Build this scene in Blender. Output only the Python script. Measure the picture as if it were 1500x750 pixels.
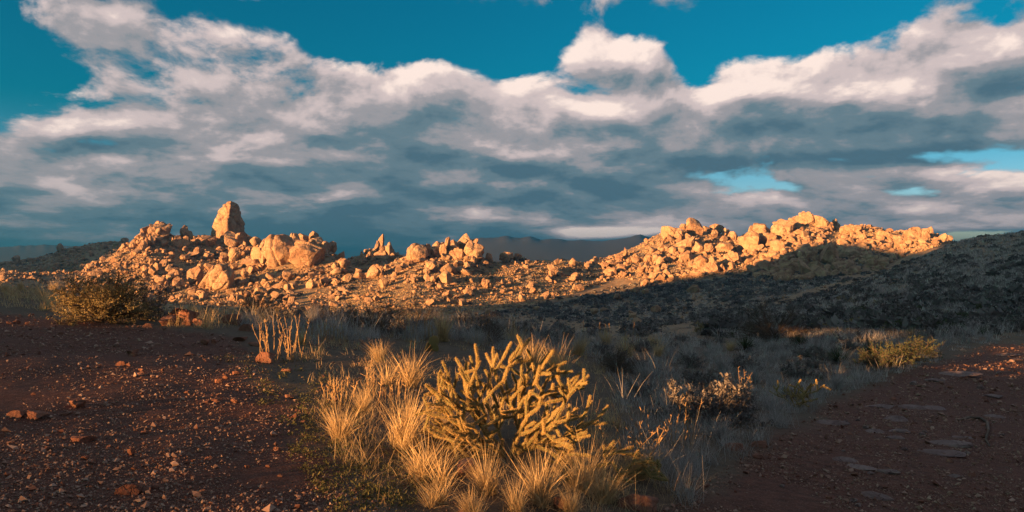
import bpy, bmesh, math, random
import numpy as np
from mathutils import Vector, Matrix, Euler

S = bpy.context.scene
for _o in list(bpy.data.objects): bpy.data.objects.remove(_o)

# ------------------------------------------------------------------ camera, sky, sun, exposure
SUN_AZ, SUN_EL = math.radians(52.0), math.radians(5.5)     # sun behind the left shoulder, low
F, CX, CY, CH = 1032.0, 750.0, 375.0, 1.65

def build_world():
    w = bpy.data.worlds.new("World"); S.world = w; w.use_nodes = True
    nt = w.node_tree; nt.nodes.clear()

    class G:                                               # tiny node-graph writer
        def __init__(s, t): s.t = t
        def put(s, sock, v):
            if isinstance(v, bpy.types.NodeSocket): s.t.links.new(v, sock)
            else: sock.default_value = v
        def m(s, op, a, b=0.0, c=0.0, clamp=False):
            n = s.t.nodes.new('ShaderNodeMath'); n.operation = op; n.use_clamp = clamp
            for i, v in enumerate((a, b, c)): s.put(n.inputs[i], v)
            return n.outputs[0]
        def v(s, op, a, b=(0, 0, 0), scale=None):
            n = s.t.nodes.new('ShaderNodeVectorMath'); n.operation = op
            s.put(n.inputs[0], a)
            if op not in ('LENGTH', 'NORMALIZE', 'SCALE'): s.put(n.inputs[1], b)
            if scale is not None: s.put(n.inputs['Scale'], scale)
            return n.outputs['Value'] if op in ('LENGTH', 'DOT_PRODUCT') else n.outputs[0]
        def xyz(s, a):
            n = s.t.nodes.new('ShaderNodeSeparateXYZ'); s.put(n.inputs[0], a); return n.outputs
        def comb(s, x, y, z):
            n = s.t.nodes.new('ShaderNodeCombineXYZ')
            for i, v in enumerate((x, y, z)): s.put(n.inputs[i], v)
            return n.outputs[0]
        def rng(s, a, f0, f1, t0=0.0, t1=1.0, kind='SMOOTHSTEP'):
            n = s.t.nodes.new('ShaderNodeMapRange'); n.interpolation_type = kind
            for i, v in enumerate((a, f0, f1, t0, t1)): s.put(n.inputs[i], v)
            return n.outputs[0]
        def noise(s, vec, scale, detail, rough, dist=0.0, kind='FBM', lac=2.0):
            n = s.t.nodes.new('ShaderNodeTexNoise'); n.noise_dimensions = '3D'; n.noise_type = kind
            n.normalize = True
            s.put(n.inputs['Vector'], vec)
            for k, v in (('Scale', scale), ('Detail', detail), ('Roughness', rough), ('Lacunarity', lac), ('Distortion', dist)):
                n.inputs[k].default_value = v
            return n.outputs[0]
        def voro(s, vec, scale, detail, rough):
            n = s.t.nodes.new('ShaderNodeTexVoronoi'); n.feature = 'F1'; n.voronoi_dimensions = '3D'; n.normalize = True
            s.put(n.inputs['Vector'], vec)
            for k, v in (('Scale', scale), ('Detail', detail), ('Roughness', rough)):
                n.inputs[k].default_value = v
            return n.outputs['Distance']
        def mix(s, f, a, b):
            n = s.t.nodes.new('ShaderNodeMix'); n.data_type = 'RGBA'
            s.put(n.inputs[0], f); s.put(n.inputs[6], a); s.put(n.inputs[7], b)
            return n.outputs[2]
        def blobs(s, ae, lst):                             # soft cloud masses placed by azimuth and elevation
            tot = None
            for (px, py, rx, ry, rot, amp) in lst:
                az = math.atan((px - CX) / F); el = math.atan((CY - py) / F * math.cos(az))
                n = s.t.nodes.new('ShaderNodeMapping'); n.vector_type = 'TEXTURE'
                s.put(n.inputs[0], ae)
                n.inputs[1].default_value = (az, el, 0)
                n.inputs[2].default_value = (0, 0, -math.radians(rot))
                n.inputs[3].default_value = (rx / F * math.cos(az) ** 2, ry / F * math.cos(az), 1)
                b = s.rng(s.v('LENGTH', n.outputs[0]), 1.0, 0.0, 0.0, amp)
                tot = b if tot is None else s.m('ADD', tot, b)
            return tot

    # ---- cloud density as a group of the view direction
    gt = bpy.data.node_groups.new('cloud_density', 'ShaderNodeTree')
    gt.interface.new_socket('Direction', in_out='INPUT', socket_type='NodeSocketVector')
    gt.interface.new_socket('Density', in_out='OUTPUT', socket_type='NodeSocketFloat')
    gi = gt.nodes.new('NodeGroupInput'); go = gt.nodes.new('NodeGroupOutput')
    g = G(gt)
    d = g.v('NORMALIZE', gi.outputs[0])
    x, y, z = g.xyz(d)
    zc = g.m('MAXIMUM', z, 0.0)
    ae = g.comb(g.m('ARCTAN2', x, y), g.m('ARCSINE', zc), 0.0)
    h = g.m('SQRT', g.m('ADD', g.m('MULTIPLY', x, x), g.m('MULTIPLY', y, y)))
    v = g.m('MULTIPLY', g.m('LOGARITHM', g.m('ADD', zc, 0.10), math.e), 0.62)
    q = g.comb(g.m('DIVIDE', x, h), g.m('DIVIDE', y, h), v)
    wob = g.noise(q, 5.0, 2, 0.5)
    q2 = g.v('ADD', q, g.comb(g.m('MULTIPLY_ADD', wob, 0.10, -0.05), 0.0, g.m('MULTIPLY_ADD', wob, -0.06, 0.03)))
    n1 = g.noise(q2, 5.2, 9, 0.58)
    n2 = g.voro(g.v('ADD', q2, g.comb(g.m('MULTIPLY', n1, 0.08), 0.0, g.m('MULTIPLY', n1, 0.05))), 9.5, 1.5, 0.5)
    cover = g.blobs(ae, COVER)
    dn = g.m('ADD', cover, g.m('MULTIPLY_ADD', n1, 3.6, -1.8))
    dn = g.m('ADD', dn, g.m('MULTIPLY_ADD', n2, -1.0, 0.42))
    # a long flat deck low over the horizon, all the way round
    deck = g.rng(zc, 0.24, 0.05, 0.0, 0.34)
    dn = g.m('ADD', dn, deck)
    gt.links.new(dn, go.inputs[0])

    g = G(nt)
    tc = nt.nodes.new('ShaderNodeTexCoord')
    D = g.v('NORMALIZE', tc.outputs['Generated'])
    def dens(vec):
        n = nt.nodes.new('ShaderNodeGroup'); n.node_tree = gt; g.put(n.inputs[0], vec); return n.outputs[0]
    x, y, z = g.xyz(D)
    el = g.m('ARCSINE', z)
    ae = g.comb(g.m('ARCTAN2', x, y), el, 0.0)
    d0 = dens(D)
    d1 = dens(g.v('ADD', D, (-0.012, -0.006, 0.020)))
    alpha = g.rng(d0, -0.08, 0.28)
    lit = g.m('MULTIPLY', g.m('SUBTRACT', d0, d1), 0.68)
    thick = g.rng(d0, 0.1, 1.2, 0.10, -0.12, 'LINEAR')
    tone = g.m('ADD', g.m('ADD', lit, thick), g.m('ADD', g.blobs(ae, TONE), 0.42), clamp=True)
    ramp = nt.nodes.new('ShaderNodeValToRGB'); g.put(ramp.inputs[0], tone)
    e = ramp.color_ramp; e.interpolation = 'EASE'
    stops = [(0.0, (0.05, 0.095, 0.125)), (0.25, (0.09, 0.135, 0.16)), (0.5, (0.22, 0.208, 0.218)),
             (0.75, (0.42, 0.345, 0.335)), (1.0, (0.66, 0.535, 0.475))]
    while len(e.elements) < len(stops): e.elements.new(0.5)
    for s_, (p, c) in zip(e.elements, stops): s_.position = p; s_.color = (*c, 1)
    sky = nt.nodes.new('ShaderNodeTexSky'); sky.sky_type = 'NISHITA'; sky.sun_disc = False
    sky.sun_elevation = SUN_EL; sky.sun_rotation = math.pi + SUN_AZ
    sky.air_density = 1.0; sky.dust_density = 0.6; sky.ozone_density = 2.0
    bgs = nt.nodes.new('ShaderNodeBackground'); bgs.inputs[1].default_value = SKY_STRENGTH
    tint = g.mix(g.rng(el, 0.0, 0.20), SKY_TINT_LOW, SKY_TINT)
    g.put(bgs.inputs[0], g.v('MULTIPLY', sky.outputs[0], tint))
    bgc = nt.nodes.new('ShaderNodeBackground'); bgc.inputs[1].default_value = CLOUD_STRENGTH
    g.put(bgc.inputs[0], ramp.outputs[0])
    mx = nt.nodes.new('ShaderNodeMixShader'); g.put(mx.inputs[0], alpha)
    nt.links.new(bgs.outputs[0], mx.inputs[1]); nt.links.new(bgc.outputs[0], mx.inputs[2])
    out = nt.nodes.new('ShaderNodeOutputWorld'); nt.links.new(mx.outputs[0], out.inputs[0])
    w.cycles.sampling_method = 'NONE'

SKY_STRENGTH, CLOUD_STRENGTH = 0.05, 0.32
SKY_TINT, SKY_TINT_LOW = (0.01, 0.44, 0.54, 1), (0.75, 0.9, 1.4, 1)
# (px, py, radius x, radius y, tilt, amount): where the cloud banks stand in the sky
COVER = [
    (300, 130, 270, 105, -14, 0.5), (230, 0, 300, 40, 0, -0.45), (870, 340, 120, 14, 0, 0.5), (560, 190, 330, 110, -14, 0.6), (850, 200, 330, 105, -4, 0.85), (620, 140, 160, 60, -20, 0.3),
    (1140, 150, 170, 70, -6, 0.75), (1330, 165, 230, 100, 4, 0.85), (895, 85, 115, 55, 8, 0.85), (1440, 75, 170, 55, 10, 0.75),
    (120, 240, 330, 90, 0, 0.28), (560, 310, 800, 95, 0, 0.62), (1150, 325, 450, 45, 0, 0.5), (110, 50, 140, 60, -10, 0.2), (800, 225, 120, 40, 0, 0.2),
    (0, 70, 150, 150, 0, -0.5), (590, 35, 260, 95, 10, -1.1), (1130, 25, 330, 75, 0, -1.0), (1010, 105, 75, 50, 35, -0.7), (760, 60, 130, 60, 0, -0.5),
    (1110, 268, 190, 14, 8, -0.4), (1330, 228, 200, 16, 4, -0.45), (1400, 285, 150, 14, 4, -0.4), (1080, 222, 90, 45, 0, 0.4), (1480, 130, 60, 40, 0, -0.3),
    (150, 208, 90, 14, 0, -0.4), (350, 212, 120, 12, 0, -0.4), (480, 205, 80, 12, 0, -0.35), (20, 272, 80, 18, 0, -0.5), (220, 150, 70, 20, 0, -0.25), (60, 165, 90, 20, 0, -0.3),
    (1420, 345, 110, 12, 0, -0.7), (110, 140, 120, 60, 0, -0.15),
]
TONE = [
    (280, 80, 280, 100, -12, 0.14), (850, 150, 300, 55, -2, 0.17), (590, 130, 120, 60, -20, 0.12), (640, 270, 560, 100, 0, -0.18), (300, 345, 800, 70, 0, -0.2),
    (80, 225, 240, 50, 0, -0.16), (1150, 310, 330, 30, 0, -0.2), (1100, 235, 230, 40, 0, -0.18), (895, 80, 120, 55, 8, 0.3), (1290, 225, 200, 35, 0, -0.12),
    (1350, 130, 240, 70, 0, 0.15), (1130, 125, 150, 55, 0, 0.17), (885, 340, 120, 13, 0, 0.9), (1430, 328, 160, 18, 0, 0.45), (1430, 250, 140, 30, 0, 0.2),
    (400, 215, 200, 40, 0, 0.1), (120, 275, 120, 26, 0, 0.25), (450, 255, 120, 25, 0, 0.12), (800, 225, 90, 30, 0, 0.3), (620, 200, 140, 50, 0, -0.1),
]


cd = bpy.data.cameras.new('camera'); cam = bpy.data.objects.new('camera', cd); S.collection.objects.link(cam)
cam.location = (0, 0, CH); cam.rotation_euler = (math.pi / 2, 0, 0)
cd.sensor_width = 36; cd.lens = 36 * F / 1500; cd.clip_start = 0.1; cd.clip_end = 60000
S.camera = cam
S.view_settings.view_transform = 'Standard'; S.view_settings.look = 'None'
S.view_settings.gamma = 1.0; S.view_settings.exposure = 2.38
build_world()
sd = bpy.data.lights.new('sun', 'SUN'); sun = bpy.data.objects.new('sun', sd); S.collection.objects.link(sun)
sd.energy = 5.0; sd.angle = math.radians(0.5); sd.color = (1.0, 0.47, 0.165)
SUN = Vector((-math.sin(SUN_AZ) * math.cos(SUN_EL), -math.cos(SUN_AZ) * math.cos(SUN_EL), math.sin(SUN_EL)))
sun.rotation_euler = SUN.to_track_quat('Z', 'Y').to_euler(); sun.location = (-30, -40, 30)
S.cycles.max_bounces = 4; S.cycles.diffuse_bounces = 2; S.cycles.glossy_bounces = 1
S.cycles.transparent_max_bounces = 4; S.cycles.volume_bounces = 0

# ------------------------------------------------------------------ numpy helpers
RNG = np.random.default_rng(11)
_pr = np.random.default_rng(5)
PERM = _pr.permutation(256); GRAD = _pr.normal(size=(256, 3)); GRAD /= np.linalg.norm(GRAD, axis=1)[:, None]

def noise3(p):
    p = np.asarray(p, float); i = np.floor(p).astype(int); f = p - i
    u = f * f * f * (f * (f * 6 - 15) + 10); out = np.zeros(len(p))
    for dx in (0, 1):
        hx = PERM[(i[:, 0] + dx) & 255]; wx = u[:, 0] if dx else 1 - u[:, 0]
        for dy in (0, 1):
            hy = PERM[(hx + i[:, 1] + dy) & 255]; wy = u[:, 1] if dy else 1 - u[:, 1]
            for dz in (0, 1):
                h = PERM[(hy + i[:, 2] + dz) & 255]; wz = u[:, 2] if dz else 1 - u[:, 2]
                g = GRAD[h]
                out += wx * wy * wz * (g[:, 0] * (f[:, 0] - dx) + g[:, 1] * (f[:, 1] - dy) + g[:, 2] * (f[:, 2] - dz))
    return out * 1.5

def noise2(x, y, s, o=0.0):
    x = np.asarray(x, float)
    return noise3(np.stack([x.ravel() / s + o, np.asarray(y, float).ravel() / s - o, np.full(x.size, o + 0.37)], 1)).reshape(x.shape)

def sstep(a, b, x):
    t = np.clip((x - a) / (b - a), 0, 1); return t * t * (3 - 2 * t)

def mk_mesh(name, V, faces, mats, smooth=True, midx=None, attrs=None):
    me = bpy.data.meshes.new(name); V = np.asarray(V, np.float32)
    fl = [np.asarray(f, np.int32) for f in (faces if isinstance(faces, list) else [faces]) if len(f)]
    tot = np.concatenate([np.full(len(f), f.shape[1], np.int32) for f in fl])
    loops = np.concatenate([f.ravel() for f in fl])
    me.vertices.add(len(V)); me.vertices.foreach_set('co', V.ravel())
    me.loops.add(len(loops)); me.loops.foreach_set('vertex_index', loops)
    me.polygons.add(len(tot)); st = np.zeros(len(tot), np.int32); st[1:] = np.cumsum(tot)[:-1]
    me.polygons.foreach_set('loop_start', st); me.polygons.foreach_set('loop_total', tot)
    me.polygons.foreach_set('use_smooth', np.full(len(tot), smooth, bool))
    for m in (mats if isinstance(mats, (list, tuple)) else [mats]): me.materials.append(m)
    if midx is not None: me.polygons.foreach_set('material_index', np.asarray(midx, np.int32))
    for k, a in (attrs or {}).items():
        at = me.attributes.new(k, 'FLOAT', 'POINT'); at.data.foreach_set('value', np.asarray(a, np.float32))
    me.update(calc_edges=True)
    return me

def link(name, data, parent=None, loc=None, rot=None, scale=None):
    o = bpy.data.objects.new(name, data); S.collection.objects.link(o); o.parent = parent
    if loc is not None: o.location = loc
    if rot is not None: o.rotation_euler = rot
    if scale is not None: o.scale = scale
    return o

def tag(o, label=None, cat=None, group=None, kind=None):
    for k, v in (('label', label), ('category', cat), ('group', group), ('kind', kind)):
        if v: o[k] = v
    return o

def copy_tree(o, parent=None):
    c = o.copy(); S.collection.objects.link(c); c.parent = parent
    for ch in list(o.children): copy_tree(ch, c)
    return c

def merge(tmpl, idx, M, extra=None):
    """many small shapes as one array mesh: tmpl [(V, F)], idx which one, M (n,4,4)"""
    Vs, Fs, Es, off = [], [], [], 0
    for k, (tv, tf) in enumerate(tmpl):
        sel = np.where(idx == k)[0]
        if not len(sel): continue
        P = np.einsum('nij,vj->nvi', M[sel][:, :3, :3], tv) + M[sel][:, None, :3, 3]
        n, v = len(sel), len(tv)
        Vs.append(P.reshape(-1, 3))
        Fs.append((tf[None] + (np.arange(n) * v)[:, None, None] + off).reshape(-1, tf.shape[1])); off += n * v
        if extra is not None: Es.append(np.repeat(extra[sel], v))
    return np.concatenate(Vs), np.concatenate(Fs), (np.concatenate(Es) if extra is not None else None)

def mats_trs(loc, rz, scale, tilt=None, tdir=None):
    n = len(loc); M = np.zeros((n, 4, 4)); c, s = np.cos(rz), np.sin(rz)
    Rz = np.zeros((n, 3, 3)); Rz[:, 0, 0] = c; Rz[:, 0, 1] = -s; Rz[:, 1, 0] = s; Rz[:, 1, 1] = c; Rz[:, 2, 2] = 1
    if tilt is not None:
        c, s = np.cos(tilt), np.sin(tilt); Rx = np.zeros((n, 3, 3))
        Rx[:, 0, 0] = 1; Rx[:, 1, 1] = c; Rx[:, 1, 2] = -s; Rx[:, 2, 1] = s; Rx[:, 2, 2] = c
        Rz = np.einsum('nij,njk->nik', Rz, Rx)
        if tdir is not None:
            c, s = np.cos(tdir), np.sin(tdir); R2 = np.zeros((n, 3, 3))
            R2[:, 0, 0] = c; R2[:, 0, 1] = -s; R2[:, 1, 0] = s; R2[:, 1, 1] = c; R2[:, 2, 2] = 1
            Rz = np.einsum('nij,njk->nik', R2, Rz)
    sc = scale if scale.ndim == 2 else np.repeat(scale[:, None], 3, 1)
    M[:, :3, :3] = Rz * sc[:, None, :]; M[:, :3, 3] = loc; M[:, 3, 3] = 1
    return M

_ico = {}
def ico(sub):
    if sub not in _ico:
        bm = bmesh.new(); bmesh.ops.create_icosphere(bm, subdivisions=sub, radius=1.0)
        _ico[sub] = (np.array([v.co[:] for v in bm.verts]), np.array([[v.index for v in f.verts] for f in bm.faces])); bm.free()
    return _ico[sub]

def rock(seed, sub=2, cuts=7, lump=0.28, rough=0.05, depth=(0.5, 0.8), cracks=0):
    """a weathered boulder: lumpy sphere cut by joint planes, its box scaled to 1 x 1 x 1"""
    r = np.random.default_rng(seed); V, Fc = ico(sub); v = V.copy(); o = r.uniform(-50, 50, 3)
    v = v * (1 + lump * noise3(V * 1.3 + o))[:, None]
    for _ in range(cuts):
        n = r.normal(size=3); n /= np.linalg.norm(n); d = r.uniform(*depth)
        s = v @ n - d; m = s > 0; v[m] -= np.outer(s[m] * 0.9, n)
    for _ in range(cracks):                                  # open joints running round the block
        n = r.normal(size=3) * (1, 1, 0.5); n /= np.linalg.norm(n); d = r.uniform(-0.35, 0.35)
        s = np.abs(v @ n - d + 0.06 * noise3(v * 3 + o)); v *= (1 - 0.13 * np.exp(-(s / 0.07) ** 2))[:, None]
    nn = v / np.linalg.norm(v, axis=1)[:, None]
    v = v + nn * (rough * noise3(v * 3.1 - o) + rough * 0.6 * noise3(v * 7 + o))[:, None]
    lo, hi = v.min(0), v.max(0)
    return (v - (lo + hi) / 2) / (hi - lo), Fc

# ------------------------------------------------------------------ the lie of the land
def kn(s):
    a = sorted(tuple(map(float, t.split(':'))) for t in s.split()); return np.array([t[0] for t in a]), np.array([t[1] for t in a])
def ip(px, s): return np.interp(px, *kn(s))

def profile(px):
    """stations out along one bearing: (distance ahead, height of the ground)"""
    P = []
    def py(Y, p): P.append((Y, CH + (CY - p) / F * Y))
    P.append((0.5, 0.0)); P.append((8.0, ip(px, '-200:0.5 0:0.42 300:0.26 600:0.1 750:0.0 850:-0.1 1000:-0.32 1200:-0.5 1500:-0.68 1800:-0.65')))
    py(14.0, ip(px, '-200:462 0:465 300:476 500:494 700:512 800:534 900:562 1000:573 1150:582 1300:588 1500:608 1800:600'))
    py(ip(px, '-300:40 0:35 100:28 200:24 300:24 400:26 500:28 600:24 700:22 900:25 1000:30 1300:36 1500:43'),
       ip(px, '-300:408 0:418 60:425 100:434 200:450 300:455 400:457 500:461 600:467 700:474 800:489 900:504 1000:512 1100:508 1200:499 1300:492 1400:486 1500:489 1700:480'))
    py(60, ip(px, '-300:425 0:445 200:478 400:490 600:505 800:505 900:497 1000:487 1100:478 1200:468 1300:459 1400:450 1500:447 1700:420'))
    py(ip(px, '0:160 600:180 700:185 900:200 1000:195 1200:150 1300:130'), ip(px, '0:440 200:470 400:487 600:496 700:497 800:492 900:480 1000:467 1100:453 1200:438 1300:414 1400:388 1500:368 1700:318'))
    py(ip(px, '0:285 200:315 300:325 500:330 600:330 700:335 800:330 900:328 1000:320 1100:285 1200:230 1300:200 1400:190'), ip(px, '0:432 200:455 400:462 600:462 700:463 800:460 900:456 1000:446 1100:430 1200:418 1250:408 1300:396 1350:374 1400:354 1420:346 1450:341 1500:335 1600:317 1700:295'))
    yg = ip(px, '0:360 200:405 300:420 500:395 600:392 700:402 800:415 900:428 1000:405 1100:390 1200:370 1300:350 1400:300 1600:270')
    py(yg, ip(px, '0:425 150:440 300:425 400:420 500:425 600:415 700:425 800:427 900:424 1000:424 1050:418 1100:412 1200:406 1300:408 1350:400 1400:385 1500:375 1700:330'))
    cy = ip(px, '-100:500 0:470 130:465 150:480 190:505 230:515 275:528 320:540 350:540 400:495 470:485 510:462 540:452 600:455 700:458 750:460 800:470 855:490 870:510 900:528 960:548 1060:555 1130:555 1190:560 1265:545 1340:510 1400:490')
    cp = ip(px, '-100:385 0:390 60:395 120:390 150:374 190:346 210:331 230:328 250:334 275:339 300:342 320:347 350:346 380:352 400:351 420:347 450:348 470:352 490:362 510:380 540:390 570:378 590:368 620:360 650:358 690:358 705:364 715:374 730:375 750:373 780:371 800:370 830:370 855:376 870:373 900:365 930:352 960:335 985:327 1010:327 1040:328 1060:334 1085:339 1100:334 1130:327 1150:315 1165:309 1190:308 1215:320 1240:327 1265:321 1290:328 1310:338 1340:331 1370:338 1395:353 1420:368 1500:388')
    y2 = yg + (cy - yg) * 0.5; mid = (ip(px, '0:425 150:440 300:425 400:420 500:425 600:415 700:425 800:427 900:424 1000:424 1050:418 1100:412 1200:406 1300:408 1400:385') + cp) / 2
    py(y2, mid + ip(px, '800:0 900:2 1000:6 1100:7 1200:6 1300:-2')); py(cy, cp)
    py(cy * 1.18, cp + 36)
    yj = ip(px, '-100:800 280:800 400:660 480:560 590:530 700:640 900:820')
    pj = ip(px, '-100:378 0:381 20:379 60:372 90:363 110:356 140:349 165:347 185:349 210:362 250:382 480:388 500:379 520:366 545:356 560:354 575:358 590:366 610:380 650:392 900:395')
    py(max(yj, cy * 1.25), pj); py(max(yj, cy * 1.25) * 1.2, 393)
    P.append((2500, -55)); P.append((20000, -55))
    return np.array(P)

TH = np.radians(np.concatenate([np.arange(-180, -62, 4.0), np.arange(-62, -44, 1.0), np.arange(-44, 44.01, 0.2), np.arange(45, 62.1, 1.0), np.arange(64, 180.1, 4.0)]))
RR = np.concatenate([np.exp(np.arange(math.log(0.6), math.log(1150), 0.0245)), np.exp(np.linspace(math.log(1180), math.log(16000), 26))])
def build_heights():
    pk = np.concatenate([np.arange(-520, 0, 40), np.arange(0, 1500, 6), np.arange(1500, 2001, 40)]).astype(float)
    LY = np.linspace(math.log(0.3), math.log(18000), 420)
    T = np.array([np.interp(np.exp(LY), *profile(p).T) for p in pk])
    kx = np.exp(-np.linspace(-2, 2, 7) ** 2); kx /= kx.sum()
    for i, w in [(0, 5)]:                                   # round the breaks of slope a little
        pad = np.pad(T, ((0, 0), (w // 2, w // 2)), 'edge'); T = sum(pad[:, j:j + T.shape[1]] for j in range(w)) / w
    tcl = np.clip(TH, -math.radians(49), math.radians(49)); px = np.clip(CX + F * np.tan(tcl), pk[0], pk[-1])
    Z = np.zeros((len(TH), len(RR)))
    for a in range(len(TH)):
        i = int(np.clip(np.searchsorted(pk, px[a]) - 1, 0, len(pk) - 2)); t = (px[a] - pk[i]) / (pk[i + 1] - pk[i])
        Z[a] = np.interp(np.log(RR * math.cos(tcl[a])), LY, T[i] * (1 - t) + T[i + 1] * t)
    wb = sstep(math.radians(52), math.radians(95), np.abs(TH))[:, None]
    Z = Z * (1 - wb) + wb * (-0.012 * np.minimum(RR, 1500))[None]
    X = np.sin(TH)[:, None] * RR[None]; Y = np.cos(TH)[:, None] * RR[None]; R_ = np.broadcast_to(RR[None], X.shape)
    for s, am in ((0.5, 0.036), (1.6, 0.034), (6, 0.02), (18, 0.022), (50, 0.026)):
        Z = Z + am * s * noise2(X, Y, s, s) * sstep(s * 1.5, s * 5, R_) * (1 - sstep(600, 1200, R_))
    return X, Y, Z
GX, GY, GZ = build_heights()

def H(x, y):
    """height of the ground sheet under a point"""
    x = np.asarray(x, float); y = np.asarray(y, float)
    th = np.arctan2(x, y); r = np.maximum(np.hypot(x, y), RR[0])
    i = np.clip(np.searchsorted(TH, th) - 1, 0, len(TH) - 2); j = np.clip(np.searchsorted(RR, r) - 1, 0, len(RR) - 2)
    u = (th - TH[i]) / (TH[i + 1] - TH[i]); v = np.clip((r - RR[j]) / (RR[j + 1] - RR[j]), 0, 1)
    return (GZ[i, j] * (1 - u) + GZ[i + 1, j] * u) * (1 - v) + (GZ[i, j + 1] * (1 - u) + GZ[i + 1, j + 1] * u) * v

_HY = np.exp(np.linspace(math.log(2.5), math.log(1000), 500))
def hit(px, py):
    """first point of the ground on a line of sight (distance ahead), nan when it meets only sky"""
    px = np.atleast_1d(np.asarray(px, float)); py = np.atleast_1d(np.asarray(py, float)); out = np.full(len(px), np.nan)
    for a in range(0, len(px), 4000):
        k = (px[a:a + 4000] - CX) / F
        z = H(k[:, None] * _HY[None], np.broadcast_to(_HY, (len(k), len(_HY))))
        g = CY - (z - CH) / _HY * F - py[a:a + 4000, None]
        ok = g <= 0; j = ok.argmax(1); has = ok.any(1); j1 = np.maximum(j, 1)
        ii = np.arange(len(k)); g0, g1 = g[ii, j1 - 1], g[ii, j1]
        t = np.clip(g0 / np.where(g0 - g1 == 0, 1, g0 - g1), 0, 1)
        out[a:a + 4000] = np.where(has, _HY[j1 - 1] * (1 - t) + _HY[j1] * t, np.nan)
    return out

def spot(px, py):
    """point on the ground seen at (px, py); past a skyline the point just below it"""
    for d in np.arange(0, 40, 1.0):
        Y = hit([px], [py + d])[0]
        if not np.isnan(Y): break
    x = (px - CX) / F * Y
    return x, Y, float(H(x, Y))

# ------------------------------------------------------------------ materials
class MT:
    def __init__(s, name, rough=0.9, spec=0.2):
        s.m = bpy.data.materials.new(name); s.m.use_nodes = True; s.t = s.m.node_tree; s.t.nodes.clear()
        s.b = s.t.nodes.new('ShaderNodeBsdfPrincipled'); o = s.t.nodes.new('ShaderNodeOutputMaterial')
        s.t.links.new(s.b.outputs[0], o.inputs[0]); s.b.inputs['Roughness'].default_value = rough
        s.b.inputs['Specular IOR Level'].default_value = spec; s.m.displacement_method = 'BUMP'
    def put(s, k, v):
        if isinstance(v, bpy.types.NodeSocket): s.t.links.new(v, k)
        elif k.type == 'RGBA' and len(v) == 3: k.default_value = (*v, 1)
        else: k.default_value = v
    def n(s, kind, **kw):
        n = s.t.nodes.new('ShaderNode' + kind)
        for k, v in kw.items():
            if hasattr(n, k): setattr(n, k, v)
            else: s.put(n.inputs[k], v)
        return n
    def pos(s): return s.n('NewGeometry').outputs['Position']
    def objc(s): return s.n('TexCoord').outputs['Object']
    def rnd(s): return s.n('ObjectInfo').outputs['Random']
    def attr(s, name): return s.n('Attribute', attribute_name=name).outputs['Fac']
    def noise(s, v, sc, det=5, ro=0.55, dist=0.0): return s.n('TexNoise', Vector=v, Scale=sc, Detail=det, Roughness=ro, Distortion=dist).outputs[0]
    def edges(s, v, sc): return s.n('TexVoronoi', feature='DISTANCE_TO_EDGE', Vector=v, Scale=sc).outputs['Distance']
    def ma(s, op, a, b=0.0, c=0.0):
        n = s.n('Math', operation=op)
        for i, v in enumerate((a, b, c)): s.put(n.inputs[i], v)
        return n.outputs[0]
    def rng(s, a, f0, f1, t0=0.0, t1=1.0):
        n = s.n('MapRange')
        for i, v in enumerate((a, f0, f1, t0, t1)): s.put(n.inputs[i], v)
        return n.outputs[0]
    def mix(s, f, a, b, kind='MIX'):
        n = s.n('Mix', data_type='RGBA', blend_type=kind)
        s.put(n.inputs[0], f); s.put(n.inputs[6], a); s.put(n.inputs[7], b); return n.outputs[2]
    def ramp(s, f, *st):
        n = s.n('ValToRGB'); s.put(n.inputs[0], f); e = n.color_ramp
        while len(e.elements) < len(st): e.elements.new(0.5)
        for q, (p, c) in zip(e.elements, st): q.position = p; q.color = (*c, 1)
        return n.outputs[0]
    def bump(s, h, strength=0.5, dist=0.02):
        n = s.n('Bump', Height=h, Strength=strength, Distance=dist); s.t.links.new(n.outputs[0], s.b.inputs['Normal'])
    def col(s, c): s.put(s.b.inputs['Base Color'], c); return s.m

def ground_mat():
    m = MT('desert_ground'); p = m.pos()
    dirt, far = m.attr('dirt'), m.attr('far')
    n1 = m.noise(p, 0.9, 6); n2 = m.noise(p, 9, 6, 0.65); n3 = m.noise(p, 60, 4, 0.6); nb = m.noise(p, 0.05, 6, 0.6); nm = m.noise(p, 0.35, 6, 0.7)
    red = m.ramp(n2, (0.3, (0.060, 0.026, 0.019)), (0.55, (0.120, 0.049, 0.034)), (0.8, (0.19, 0.085, 0.058)))
    red = m.mix(m.rng(n3, 0.52, 0.75), red, (0.22, 0.13, 0.10))
    soil = m.ramp(n2, (0.3, (0.07, 0.052, 0.04)), (0.7, (0.15, 0.115, 0.08)))
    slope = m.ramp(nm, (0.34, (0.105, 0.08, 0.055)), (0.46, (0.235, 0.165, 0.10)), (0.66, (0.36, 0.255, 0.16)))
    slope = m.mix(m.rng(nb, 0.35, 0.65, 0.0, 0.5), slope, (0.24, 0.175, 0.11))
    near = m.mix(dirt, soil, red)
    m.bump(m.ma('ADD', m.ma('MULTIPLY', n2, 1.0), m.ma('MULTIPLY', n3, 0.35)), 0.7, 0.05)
    return m.col(m.mix(far, near, slope))

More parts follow.
